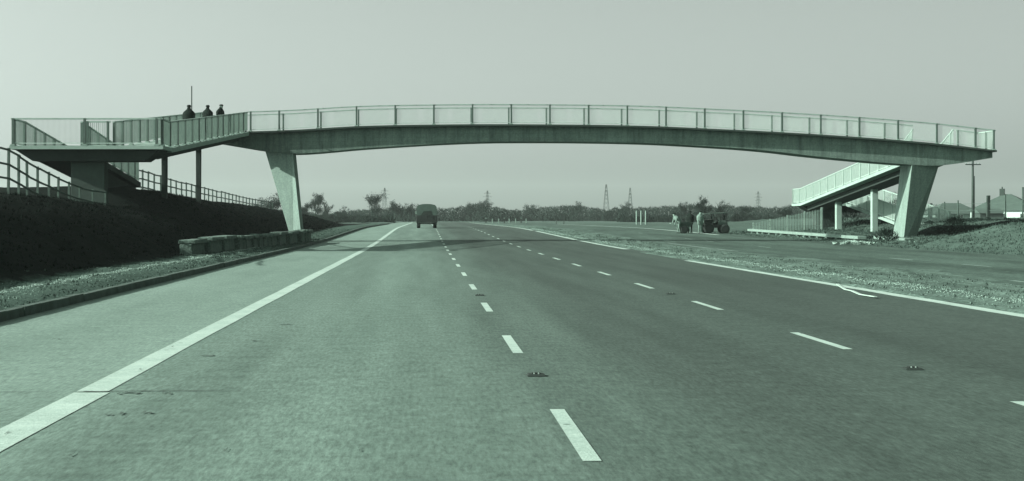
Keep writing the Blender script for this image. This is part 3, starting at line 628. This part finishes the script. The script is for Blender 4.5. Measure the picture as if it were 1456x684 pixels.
# distinct trees, left to right: photo pixel, top y, base distance factor k
TR = [(388, 279, .125, 1.2, 'broad bare tree seen behind the left pier, on its left side'),
      (370, 283, .13, 1.2, 'bare tree rising at the far end of the long timber fence'),
      (446, 280, .15, .8, 'slim round headed bare tree just right of the left pier'),
      (433, 289, .14, 1.3, 'low spreading bare tree hard against the right side of the left pier'),
      (462, 291, .17, .8, 'tiny solitary bare tree between two gaps of pale sky'),
      (488, 294, .16, 1.4, 'low round bare bush tree left of the forked tree'),
      (529, 280, .16, 1.1, 'forked bare tree standing highest of those left of the lorry'),
      (561, 286, .18, 1.3, 'dark bushy bare tree just left of the lorry'),
      (580, 291, .17, 1.1, 'small dark bare tree touching the left side of the lorry'),
      (685, 283, .22, 1.2, 'tall dense clump tree beside the faint pylon right of the lorry'),
      (668, 290, .21, 1.3, 'rounded tree on the left shoulder of the dense clump'),
      (756, 290, .23, 1.3, 'small bare tree breaking the even treeline right of the dense clump'),
      (825, 291, .23, 1.3, 'low tree at the right end of the long even treeline'),
      (884, 290, .21, .9, 'pointed bare tree between the two tall pylons'),
      (1000, 281, .125, 1.2, 'large bare tree rising right behind the roadworks machine'),
      (1022, 288, .14, 1.1, 'smaller bare tree right of the one behind the roadworks machine'),
      (975, 292, .15, 1.3, 'low bare tree left of the one behind the roadworks machine'),
      (1060, 292, .14, 1.5, 'wide low bare tree left of the right ramp landing'),
      (1112, 294, .13, 1.4, 'wide bare tree partly behind the end of the right ramp')]
for i, (px, pt, k, spr, lab) in enumerate(TR):
    x = (px - 605) * k; y = F * k; h = H + (310 - pt) * k - .4
    bare_tree('bare_tree', (x, y, .42), h / .92, spr, lab, seed=i, n_twig=2400, fill=1.0)
# the far wood and hedges: one mass
random.seed(11)
wd = MB()
def mass_plant(cx, cy, h, r, n, m=wd, low=.0):
    for i in range(n):
        u = random.random(); z = h * (low + (1 - low) * u ** 1.15); rr = r * math.sqrt(max(.04, 1 - (z / h) ** 2.2)) * random.random() ** .5; a = random.uniform(0, 6.28)
        p = Vector((cx + rr * math.cos(a), cy + rr * math.sin(a), .3 + z)); d = Vector((random.gauss(0, .5), random.gauss(0, .5), 1)).normalized()
        L_ = random.uniform(.25, .7) * (1 + h * .06); w = random.uniform(.03, .10) * (1.6 - .9 * z / h) * (1 + h * .05)
        s = d.cross(rv()).normalized() * w; m.face([p - s, p + s, p + d * L_])
TL = [(330, 299), (400, 298), (440, 303), (470, 305), (490, 301), (515, 300), (560, 297), (620, 298), (650, 296), (680, 291), (705, 296), (720, 301), (745, 297), (790, 294), (825, 293), (860, 300), (895, 297), (930, 294), (1000, 293), (1050, 294), (1090, 297), (1130, 293), (1200, 292), (1290, 294), (1380, 296), (1470, 298), (1560, 300)]
px = 325
while px < 1570:
    k = random.uniform(.185, .25); x = (px - 605) * k; y = F * k; top = lerp(TL, px) + 1.5 * fbm(px * .03, 1, 1, 3) * 2 + random.uniform(-1.0, 2.0)
    h = H + (310 - top) * k - .3; mass_plant(x, y, h, h * .42 + .6, 400); px += random.uniform(2.2, 4.4)
tag(wd.build('distant_wood', M_TWIG2, fix=False), 'belt of bare woodland along the whole horizon', 'woodland', kind='stuff')
hd = MB(); px = 335
while px < 1130:     # nearer hedge line
    k = random.uniform(.132, .15) if px < 560 else random.uniform(.14, .165)
    if px < 560 or px > 880:
        x = (px - 605) * k; h = random.uniform(1.0, 1.7); mass_plant(x, F * k, h, 1.0, 170, hd)
    px += random.uniform(3, 5)
tag(hd.build('hedgerow', M_TWIG, fix=False), 'dark low hedgerow at the edge of the field before the wood', 'hedge', kind='stuff')
def shrub(x, y, h, r, label, n=700, z=None):
    m = MB(); z0 = ground_z(x, y) if z is None else z
    for i in range(n):
        z = h * random.random() ** .9; rr = r * math.sqrt(max(.05, 1 - (z / h) ** 2)) * random.random() ** .5; a = random.uniform(0, 6.28)
        p = Vector((rr * math.cos(a), rr * math.sin(a), z)); d = Vector((math.cos(a) * .6, math.sin(a) * .6, 1)) + rv(.4); d.normalize(); s = d.cross(rv()).normalized() * random.uniform(.008, .03); m.face([p - s, p + s, p + d * random.uniform(.12, .35)])
    e = empty('shrub', (x, y, z0)); m.build('foliage', M_TWIG, e, fix=False); t = MB()
    for i in range(5):
        a = random.uniform(0, 6.28); t.tube([(0, 0, -.1), (r * .4 * math.cos(a), r * .4 * math.sin(a), h * .7)], [.03, .01], 5)
    t.build('stem', M_BARK, e); tag(e, label, 'shrub'); return e
shrub(30.6, 107.5, 1.3, 1.5, 'dark shrub in the shade under the right ramp, left of the columns')
shrub(33.2, 103.5, 1.5, 1.6, 'dark shrub under the lower flight between the two pale columns')
shrub(35.8, 112, 1.9, 1.8, 'tall dark shrub behind the right ramp landing')
shrub(25.2, 80.6, .55, .6, 'small dark clump growing in the gap between the two pale edging beams', n=400)
shrub(32.6, 91, .45, .6, 'low shrub seen just right of the right pier')

# ------------------------------------------------------------------ grass and stones
def tufts(name, n, fx, m, label, hmin, hmax, cat='grass'):
    mb = MB(); c = 0
    for i in range(n):
        x, y = fx(); z = ground_z(x, y) - .01; hh = random.uniform(hmin, hmax)
        for q in range(4):
            a = random.uniform(0, 6.28); dx, dy = math.cos(a), math.sin(a); w = random.uniform(.006, .016) * (1 + y * .012); ox, oy = random.gauss(0, .06), random.gauss(0, .06); l = random.uniform(.2, .9) * hh
            mb.face([(x + ox - dy * w, y + oy + dx * w, z), (x + ox + dy * w, y + oy - dx * w, z), (x + ox + dx * l, y + oy + dy * l, z + hh * random.uniform(.6, 1))])
    tag(mb.build(name, m, fix=False), label, cat, kind='stuff')
def u(a, b): return random.uniform(a, b)
tufts('verge_grass', 5200, lambda: (-5.95 - 2.6 * random.random() ** .8, 14 + 110 * random.random() ** 1.4), M_GRASS, 'short rough grass along the left verge', .015, .055)
tufts('bank_grass', 9000, lambda: (u(-13.2, -8.2), 24 + 125 * random.random() ** 1.2), M_DGRASS, 'coarse dark weeds on the shaded bank', .03, .13)
tufts('mound_grass', 13000, lambda: (u(22, 37), u(48, 116)), M_GRASS, 'tufted grass on the right bank', .04, .16)
tufts('median_grass', 2500, lambda: (u(8.9, 12.2), 16 + 130 * random.random() ** 1.3), M_GRASS, 'sparse grass in the central strip', .02, .07)
sm = MB()
def stones(n, fx, s0, s1):
    for i in range(n):
        x, y = fx(); s = u(s0, s1) * .62 * (1 + y * .005); z = ground_z(x, y); i0 = len(sm.v)
        sm.v += [(x + s * u(.6, 1), y, z), (x, y + s * u(.6, 1), z), (x - s * u(.6, 1), y, z), (x, y - s * u(.6, 1), z), (x + s * u(-.3, .3), y + s * u(-.3, .3), z + s * u(.5, .9))]
        for k in range(4): sm.f.append((i0 + k, i0 + (k + 1) % 4, i0 + 4)); sm.m.append(0)
stones(3000, lambda: (random.gauss(9.8, .22), 14 + 150 * random.random() ** 1.5), .012, .05)
stones(4200, lambda: (u(8.85, 12.25), 14 + 150 * random.random() ** 1.5), .01, .04)
stones(1300, lambda: (random.gauss(-6.75, .16), 16 + 60 * random.random() ** 1.3), .012, .05)
stones(700, lambda: (u(-8.2, -5.9), 16 + 60 * random.random() ** 1.3), .01, .04)
stones(700, lambda: (u(22.5, 26.5), u(76, 112)), .02, .09)
tag(sm.build('gravel', M_STONE, fix=False), 'loose pale gravel strewn on verge and central strip', 'gravel', kind='stuff')

sm = MB()
stones(4200, lambda: (9.62 + random.gauss(0, .10) + .1 * math.sin(random.random()), 14 + 120 * random.random() ** 1.4), .010, .042)
stones(4200, lambda: (-7.15 + random.gauss(0, .09), 14 + 60 * random.random() ** 1.2), .014, .048)
tag(sm.build('pale_rubble', M_EDGE, fix=False), 'thin line of pale broken stone along verge and central strip', 'rubble', kind='stuff')
# ------------------------------------------------------------------ pylons
def pylon(px, pt, k, label, rz=.5):
    x = (px - 605) * k; y = F * k; h = H + (310 - pt) * k; e = empty('pylon', (x, y, 0), rz); tag(e, label, 'pylon', 'lattice pylons beyond the wood'); w = h * .085; b = MB()
    def c(t): return w * (1 - t) ** 1.0 + h * .012
    cor = ((-1, -1), (1, -1), (1, 1), (-1, 1)); lv = [0, .16, .3, .43, .55, .66, .76, .86, 1.0]; th = h * .0055
    for (sx, sy) in cor: b.bar((sx * c(0), sy * c(0), -.5), (sx * c(1), sy * c(1), h), th)
    for t0, t1 in zip(lv, lv[1:]):
        for j in range(4):
            a = cor[j]; d = cor[(j + 1) % 4]
            b.bar((a[0]*c(t0), a[1]*c(t0), h*t0), (d[0]*c(t1), d[1]*c(t1), h*t1), th * .6); b.bar((d[0]*c(t0), d[1]*c(t0), h*t0), (a[0]*c(t1), a[1]*c(t1), h*t1), th * .6)
    b.build('tower', M_LATTICE, e, fix=False)
    for t, L_ in ((.68, .14), (.79, .18), (.9, .13)):
        b = MB(); z = h * t; b.bar((-h * L_, 0, z), (h * L_, 0, z), th); b.bar((-h * L_, 0, z), (0, 0, z + h * .05), th * .7); b.bar((h * L_, 0, z), (0, 0, z + h * .05), th * .7); b.build('crossarm', M_LATTICE, e, fix=False)
pylon(547, 267, .38, 'faint lattice pylon left of the lorry above the forked tree')
pylon(693, 271, .40, 'faint lattice pylon rising from the dense tree clump right of the lorry')
pylon(862, 262, .30, 'taller slim pylon of the pair under the middle of the bridge', 1.2)
pylon(896, 267, .32, 'shorter pylon of the pair, right of the taller slim one', 1.2)
pylon(1078, 272, .42, 'very faint pylon above the treeline left of the right ramp')

# ------------------------------------------------------------------ posts and small things far off
for i, (px, lab) in enumerate(((905, 'left of the three tall pale posts standing before the wood'), (911.5, 'middle of the three tall pale posts standing before the wood'), (918, 'right of the three tall pale posts standing before the wood'))):
    k = .092; x, y, _ = Pp(px, 310, k); b = MB(); b.tube([(0, 0, -.3), (0, 0, 2.15)], [.09, .08], 8); b.face([(.08, 0, 2.15), (0, .08, 2.2), (-.08, 0, 2.15), (0, -.08, 2.2)]); o = b.build('tall_post', M_EDGE); o.location = (x, y, .2); tag(o, lab, 'post', 'three tall posts before the wood')
for i, px in enumerate((691, 700, 709, 717, 724, 733, 741, 748)):
    k = .125 + .001 * i; x, y, _ = Pp(px, 310, k); b = MB(); b.box(-.09, .09, -.05, .05, -.1, .85); b.box(-.092, .092, -.052, .052, .85, 1.0, 1); o = b.build('marker_post', [M_EDGE, M_BLACK] if i % 3 else [M_PAINTD, M_EDGE]); o.location = (x, y, .45)
    tag(o, ('dark ' if i % 3 == 0 else 'pale ') + 'stubby marker post in the row at the far end of the median', 'marker post', 'marker posts at the far end of the median')
# trestle barrier
k = .11; x, y, _ = Pp(797, 310, k); e = empty('trestle', (x, y, .4)); tag(e, 'small dark trestle standing alone far down the central strip', 'trestle')
b = MB(); b.bar((-.9, 0, .75), (.9, 0, .75), .08, .2); b.build('board', M_PAINTD, e)
for s in (-1, 1):
    for f in (-1, 1): b = MB(); b.bar((s * .6 - .1, f * .45, -.02), (s * .6 , 0, .85), .07); b.build('leg', M_DARKWOOD, e)

# ------------------------------------------------------------------ people
def person(loc, rz, h, pose, label, coat=M_COAT, legs=M_COAT, hat=True):
    """continuous skinned body; pose: 'stand', 'lean', 'bend'"""
    S = h / 1.75; e = empty('person', loc, rz); tag(e, label, 'person')
    bend = {'stand': 0.03, 'lean': .18, 'bend': .75}[pose]
    hip = Vector((0, 0, .92))
    def up(d, side=0): return hip + Vector((side, -math.sin(bend) * d, math.cos(bend) * d))
    V = []; E = []; Rr = []
    def v(p, r, par=None):
        V.append(Vector(p) * S); Rr.append(r * S)
        if par is not None: E.append((par, len(V) - 1))
        return len(V) - 1
    p0 = v(hip, .155); p1 = v(up(.2), .14, p0); p2 = v(up(.40), .165, p1); p3 = v(up(.50), .12, p2); nk = v(up(.57), .058, p3)
    hb = up(.60) + Vector((0, -.03, 0)); h1 = v(hb, .078, nk); h2 = v(hb + Vector((0, -.015, .09)), .096, h1); h3 = v(hb + Vector((0, .0, .17)), .07, h2)
    for s in (-1, 1):
        sh = v(up(.47, s * .17), .07, p3)
        if pose == 'stand': el = (s * .25, -.02, up(.18).z); wr = (s * .22, -.16, up(.0).z + .02); fg = (s * .20, -.22, up(-.06).z)
        elif pose == 'lean': el = (s * .30, up(.2).y - .05, up(.2).z); wr = (s * .16, up(.2).y - .28, 1.12); fg = (s * .08, up(.2).y - .34, 1.14)
        else: el = (s * .24, up(.45).y - .05, up(.45).z - .27); wr = (s * .2, up(.5).y - .12, up(.5).z - .5); fg = (s * .18, up(.5).y - .16, up(.5).z - .6)
        a = v(el, .06, sh); w_ = v(wr, .042, a); pm = v(Vector(wr).lerp(Vector(fg), .6), .032, w_)
        for q in range(4):
            base = Vector(wr).lerp(Vector(fg), .9) + Vector(((q - 1.5) * .02, 0, 0)); t1 = v(base, .011, pm); v(base + Vector((0, -.035, -.045 + .004 * abs(q - 1.5))), .009, t1)
        v(Vector(wr).lerp(Vector(fg), .7) + Vector((-s * .05, -.02, 0)), .011, pm)
        hp = v(hip + Vector((s * .095, 0, -.06)), .10, p0); kn = v((s * .11, -.03 if pose != 'bend' else -.08, .49), .065, hp); an = v((s * .12, .03, .09), .045, kn); v((s * .13, -.13, .035), .038, an)
    me = bpy.data.meshes.new('body'); me.from_pydata([tuple(a) for a in V], E, []); o = bpy.data.objects.new('body', me); COL.objects.link(o)
    sk = o.modifiers.new('s', 'SKIN')
    for i, r in enumerate(Rr): me.skin_vertices[0].data[i].radius = (r, r * (.72 if 1 <= i <= 3 or i == 0 else 1))
    me.skin_vertices[0].data[0].use_root = True
    ss = o.modifiers.new('u', 'SUBSURF'); ss.levels = 1; ss.render_levels = 1
    dg = bpy.context.evaluated_depsgraph_get(); nm = bpy.data.meshes.new_from_object(o.evaluated_get(dg)); bpy.data.objects.remove(o)
    nm.materials.clear()
    for m in (legs, coat, M_SKIN, M_BLACK): nm.materials.append(m)
    nk_z = up(.57).z * S; hipz = .9 * S
    for f in nm.polygons:
        c = f.center; f.use_smooth = True
        d = (c - (hb + Vector((0, 0, .09))) * S).length
        f.material_index = (2 if c.y < hb.y * S - .01 and c.z < (hb.z + .14) * S else 1) if d < .145 * S else (3 if c.z < .075 * S else (1 if c.z > hipz or (pose != 'bend' and abs(c.x) > .17 * S and c.z > .8 * S) else 0))
    bo = bpy.data.objects.new('body', nm); COL.objects.link(bo); bo.parent = e
    # coat: a lofted shell from shoulders to thigh
    c = MB(); rings = []
    for (d, rx, ry) in ((-.22, .22, .16), (0, .22, .16), (.2, .24, .17), (.32, .285, .19), (.40, .275, .18), (.46, .24, .15), (.52, .175, .12), (.575, .115, .10), (.61, .088, .085), (.66, .082, .085)):
        ctr = up(d) if d > 0 else hip + Vector((0, 0, d)); rings.append([(ctr + Vector((rx * 1.06 * math.cos(a), ry * math.sin(a) * math.cos(bend), ry * math.sin(a) * -math.sin(bend) * -1))) * S for a in [2 * math.pi * j / 14 for j in range(14)]])
    c.strip(rings); co = c.build('coat', coat, e, smooth=True)
    ar = MB()
    for s in (-1, 1):
        pass
    if hat:
        hc = (hb + Vector((0, 0, .115))) * S; hm = MB(); n = 14
        rings = [[hc + Vector((r_ * math.cos(a), r_ * 1.12 * math.sin(a), z_)) * S for a in [2 * math.pi * j / n for j in range(n)]] for (r_, z_) in ((.104, .0), (.112, .012), (.100, .03), (.088, .065), (.06, .085), (.02, .09))]
        hm.strip(rings); hm.build('hat', M_COAT, e, smooth=True)
    return e
def rampz(y): return ZL + (y - 62.6) / 20.1 * 1.85
person((-11.25, 70.2, rampz(70.2)), R(180), 1.74, 'stand', 'broad man in dark coat on the left ramp, below the thin upright pole')
person((-10.85, 73.5, rampz(73.5)), R(170), 1.68, 'stand', 'middle one of three dark coated people on the left ramp')
person((-10.75, 77.0, rampz(77.0)), R(60), 1.66, 'lean', 'dark coated person leaning on the left ramp parapet nearest the main span')
b = MB(); b.tube([(0, 0, 0), (0, 0, .05), (0, 0, 2.6)], [.01, .03, .026], 8); o = b.build('ranging_pole', M_DARKWOOD); o.location = (-11.2, 70.75, rampz(70.75)); tag(o, 'thin upright pole sticking up behind the first dark coated man on the ramp', 'pole')
# ------------------------------------------------------------------ roadworks group on the opposite carriageway
kk = .0522; YW = F * kk
def wx(px): return (px - 605) * kk
zw = zr(YW)
person((wx(965.5), YW, zw), R(-70), 1.70, 'bend', 'workman in pale overalls bending at the left end of the roadworks group', coat=M_LCOAT, legs=M_LCOAT)
person((wx(983), YW + .5, zw), R(160), 1.70, 'stand', 'workman in dark coat standing beside the pale cart')
person((wx(993.5), YW - .6, zw), R(10), 1.68, 'stand', 'workman in pale trousers and coat standing between cart and dumper', coat=M_LCOAT, legs=M_LCOAT)
def wheel(root, x, y, z, r, w, axis='x'):
    b = MB(); prof = [(-w/2, r * .6), (-w/2, r * .93), (-w * .35, r), (w * .35, r), (w/2, r * .93), (w/2, r * .6)]; n = 20; rings = []
    for dx, rr2 in prof:
        rings.append([(dx, rr2 * math.cos(2*math.pi*j/n), rr2 * math.sin(2*math.pi*j/n)) if axis == 'x' else (rr2 * math.cos(2*math.pi*j/n), dx, rr2 * math.sin(2*math.pi*j/n)) for j in range(n)])
    b.strip(rings, cap=False); o = b.build('wheel', M_BLACK, root, smooth=True); o.location = (x, y, z)
    c = MB(); rings = []
    for dx, rr2 in ((-w * .42, .02), (-w * .42, r * .6), (w * .42, r * .6), (w * .42, .02)):
        rings.append([(dx, rr2 * math.cos(2*math.pi*j/n), rr2 * math.sin(2*math.pi*j/n)) if axis == 'x' else (rr2 * math.cos(2*math.pi*j/n), dx, rr2 * math.sin(2*math.pi*j/n)) for j in range(n)])
    c.strip(rings); c.build('rim', M_PAINTD, o)
    return o
ct = empty('hand_cart', (wx(973.5), YW + .3, zw)); tag(ct, 'low pale two wheeled cart between the workmen', 'cart')
b = MB(); b.hexa([(-.45, -.35, .5), (.45, -.35, .5), (.45, .35, .5), (-.45, .35, .5)], [(-.6, -.45, .85), (.6, -.45, .85), (.6, .45, .85), (-.6, .45, .85)]); b.build('tray', M_CANVAS, ct, bevel=.02)
b = MB(); b.bar((-.5, -.3, .55), (-1.0, -.3, .75), .04); b.bar((-.5, .3, .55), (-1.0, .3, .75), .04); b.bar((-1.0, -.32, .75), (-1.0, .32, .75), .04); b.build('handle', M_METAL, ct)
b = MB(); b.bar((.3, -.3, .5), (.45, -.3, 0), .05); b.bar((.3, .3, .5), (.45, .3, 0), .05); b.build('prop', M_METAL, ct)
wheel(ct, -.05, -.5, .28, .28, .1, 'y'); wheel(ct, -.05, .5, .28, .28, .1, 'y')
dm = empty('dumper', (wx(1018), YW + .2, zw)); tag(dm, 'dark road roller like dumper with pale flat canopy beside the workmen', 'dumper')
b = MB(); b.box(-.75, .8, -.5, .5, .42, .62); b.build('chassis', M_PAINTD, dm, bevel=.02)
b = MB(); b.hexa([(.15, -.45, .625), (.85, -.45, .625), (.85, .45, .625), (.15, .45, .625)], [(.2, -.4, 1.0), (.8, -.4, .95), (.8, .4, .95), (.2, .4, 1.0)]); b.build('engine_cover', M_CANVAS, dm, bevel=.04)
b = MB(); b.hexa([(-.85, -.5, .625), (-.35, -.5, .625), (-.35, .5, .625), (-.85, .5, .625)], [(-1.05, -.6, 1.0), (-.25, -.6, 1.05), (-.25, .6, 1.05), (-1.05, .6, 1.0)]); b.build('skip', M_PAINTD, dm, bevel=.03)
b = MB(); b.box(-.18, .12, -.25, .25, .625, .8); b.box(.06, .13, -.25, .25, .8, 1.15); b.build('seat', M_BLACK, dm, bevel=.03)
b = MB(); b.hexa([(-.95, -.6, 1.42), (.75, -.6, 1.50), (.75, .6, 1.50), (-.95, .6, 1.42)], [(-.95, -.6, 1.47), (.75, -.6, 1.57), (.75, .6, 1.57), (-.95, .6, 1.47)]); b.build('canopy', M_CANVAS, dm, bevel=.015)
for sx in (-.22, .68):
    for sy in (-.5, .5): b = MB(); b.bar((sx, sy, .6), (sx, sy, 1.48), .045); b.build('canopy_post', M_PAINTD, dm)
for sx, r in ((-.6, .38), (.6, .34)):
    for sy in (-.55, .55): wheel(dm, sx, sy, r, r, .24, 'y')
b = MB(); b.tube([(.7, .2, .95), (.7, .2, 1.35)], [.03, .03], 8); b.build('exhaust', M_BLACK, dm)

# ------------------------------------------------------------------ canvas topped truck driving away
kt = .0665; YT = F * kt; tk = empty('army_truck', (.12, YT, zr(YT))); tk.name = 'canvas_truck'
tag(tk, 'dark canvas topped truck driving away in the left lane', 'truck')
b = MB(); b.box(-.98, .98, 0, 2.6, .5, 1.18); b.build('cargo_bed', M_PAINTD, tk, bevel=.02)
b = MB(); b.box(-.94, .94, -.05, -.003, .5, 1.22)
for x in (-.6, 0, .6): b.box(x - .03, x + .03, -.075, -.053, .82, 1.2)
b.build('tailgate', M_PAINTD, tk, bevel=.01)
cv = MB(); rings = []
prof = [(-.95, 1.19), (-.97, 1.6), (-.93, 2.02), (-.78, 2.20), (-.4, 2.28), (0, 2.30), (.4, 2.28), (.78, 2.20), (.93, 2.02), (.97, 1.6), (.95, 1.19)]
for i in range(9):
    y = -.02 + 2.62 * i / 8; sg = .035 if i % 2 else 0; rings.append([(x * (1 - sg * .5), y, z - sg * (z - 1.19)) for x, z in prof])
cv.strip(rings, cap=True); cn = cv.build('canvas_cover', M_CANVAS, tk, smooth=False)
b = MB(); b.hexa([(-.55, -.034, 1.24), (.55, -.034, 1.24), (.55, -.026, 1.24), (-.55, -.026, 1.24)], [(-.3, -.034, 1.6), (.45, -.034, 1.66), (.45, -.026, 1.66), (-.3, -.026, 1.6)]); b.build('rear_opening', M_BLACK, cn)
b = MB(); b.box(-.88, .88, 2.65, 4.0, .62, 1.35); b.build('cab', M_PAINTD, tk, bevel=.05)
b = MB(); b.hexa([(-.84, 2.66, 1.353), (.84, 2.66, 1.353), (.84, 3.7, 1.353), (-.84, 3.7, 1.353)], [(-.78, 2.72, 2.0), (.78, 2.72, 2.0), (.78, 3.4, 2.0), (-.78, 3.4, 2.0)]); b.build('cab_roof', M_PAINTD, tk, bevel=.05)
b = MB(); b.box(-.78, .78, 4.003, 4.9, .62, 1.22); b.build('bonnet', M_PAINTD, tk, bevel=.06)
b = MB(); b.box(-.35, .35, .1, 4.6, .5, .62); b.box(-.9, .9, .9, 1.02, .38, .48); b.build('chassis', M_BLACK, tk)
b = MB(); b.box(-.95, -.45, -.12, -.03, .52, .66); b.box(.45, .95, -.12, -.03, .52, .66); b.bar((-.45, -.02, .6), (-.3, .3, .55), .05); b.bar((.45, -.02, .6), (.3, .3, .55), .05); b.build('bumper', M_BLACK, tk)
for x in (-.8, .8): b = MB(); b.tube([(x, -.02, .74), (x, -.05, .74)], [.05, .05], 10); b.build('tail_lamp', M_LAMP, tk)
for x in (-.78, .78):
    for y in (.95, 4.1): wheel(tk, x, y, .42, .42, .32)
for x in (-1.03, 1.03): b = MB(); b.box(x - .08, x + .08, 3.6, 3.64, 1.35, 1.6); b.build('wing_mirror', M_METAL, tk)
for x in (-.8, .8): b = MB(); b.box(x - .14, x + .14, .35, .38, .3, .74); b.build('mudflap', M_BLACK, tk)

# ------------------------------------------------------------------ haze
hz = MB(); hz.box(-2400, 2400, -50, 3300, -1.5, 75); ho = hz.build('haze', []); tag(ho, 'thin even haze in the air over the whole motorway', 'haze', kind='stuff')
hm = bpy.data.materials.new('haze_air'); hm.use_nodes = True; nt = hm.node_tree; nt.nodes.clear()
po = nt.nodes.new('ShaderNodeOutputMaterial'); pv = nt.nodes.new('ShaderNodeVolumePrincipled'); nt.links.new(pv.outputs[0], po.inputs['Volume'])
pv.inputs['Color'].default_value = (.80, .95, .88, 1); pv.inputs['Density'].default_value = .00018; pv.inputs['Anisotropy'].default_value = .3
ho.data.materials.append(hm)

# ------------------------------------------------------------------ light and sky
az = R(SUN_AZ); el = R(SUN_EL)
to_sun = Vector((-math.cos(az) * math.cos(el), -math.sin(az) * math.cos(el), math.sin(el)))
sd = bpy.data.lights.new('sun', 'SUN'); sd.energy = 5.0; sd.angle = R(.5); sd.color = (1.0, .985, .94)
so = bpy.data.objects.new('sun', sd); COL.objects.link(so); so.rotation_euler = (-to_sun).to_track_quat('-Z', 'Y').to_euler()
w = bpy.data.worlds.new('World'); scene.world = w; w.use_nodes = True; nt = w.node_tree; bg = nt.nodes['Background']
sk = nt.nodes.new('ShaderNodeTexSky'); sk.sky_type = 'NISHITA'; sk.sun_disc = False; sk.sun_elevation = el
sk.sun_rotation = math.atan2(to_sun.x, to_sun.y); sk.air_density = 1.0; sk.dust_density = 2.5; sk.ozone_density = 1.0
bw = nt.nodes.new('ShaderNodeRGBToBW'); gm = nt.nodes.new('ShaderNodeMath'); gm.operation = 'POWER'; gm.inputs[1].default_value = .9
mx = nt.nodes.new('ShaderNodeVectorMath'); mx.operation = 'SCALE'; mx.inputs[0].default_value = (.88, 1.0, .94)
nt.links.new(sk.outputs[0], bw.inputs[0]); nt.links.new(bw.outputs[0], gm.inputs[0]); nt.links.new(gm.outputs[0], mx.inputs['Scale']); nt.links.new(mx.outputs[0], bg.inputs['Color'])
tcw = nt.nodes.new('ShaderNodeTexCoord'); dp = nt.nodes.new('ShaderNodeVectorMath'); dp.operation = 'DOT_PRODUCT'; dp.inputs[1].default_value = tuple(to_sun.normalized())
nt.links.new(tcw.outputs['Generated'], dp.inputs[0]); gl = nt.nodes.new('ShaderNodeMath'); gl.operation = 'MULTIPLY_ADD'; gl.inputs[1].default_value = .66; gl.inputs[2].default_value = 1.14; nt.links.new(dp.outputs['Value'], gl.inputs[0])
g2 = nt.nodes.new('ShaderNodeMath'); g2.operation = 'MULTIPLY'; nt.links.new(gm.outputs[0], g2.inputs[0]); nt.links.new(gl.outputs[0], g2.inputs[1]); nt.links.new(g2.outputs[0], mx.inputs['Scale'])
bg.inputs['Strength'].default_value = .090

cd = bpy.data.cameras.new('camera'); cam = bpy.data.objects.new('camera', cd); COL.objects.link(cam); scene.camera = cam
cam.location = (0, 0, H); cam.rotation_euler = (R(90), 0, 0); cd.sensor_width = 36; cd.lens = F / 1456 * 36
cd.shift_x = (728 - 605) / 1456; cd.shift_y = -(342 - 310) / 1456; cd.clip_end = 9000; cd.clip_start = .1
vs = scene.view_settings; vs.view_transform = 'Standard'; vs.look = 'None'; vs.gamma = 1; vs.exposure = 1.1; vs.use_curve_mapping = False
scene.render.engine = 'CYCLES'; scene.cycles.volume_bounces = 0; scene.cycles.max_bounces = 6
scene.render.resolution_x = 1024; scene.render.resolution_y = 481
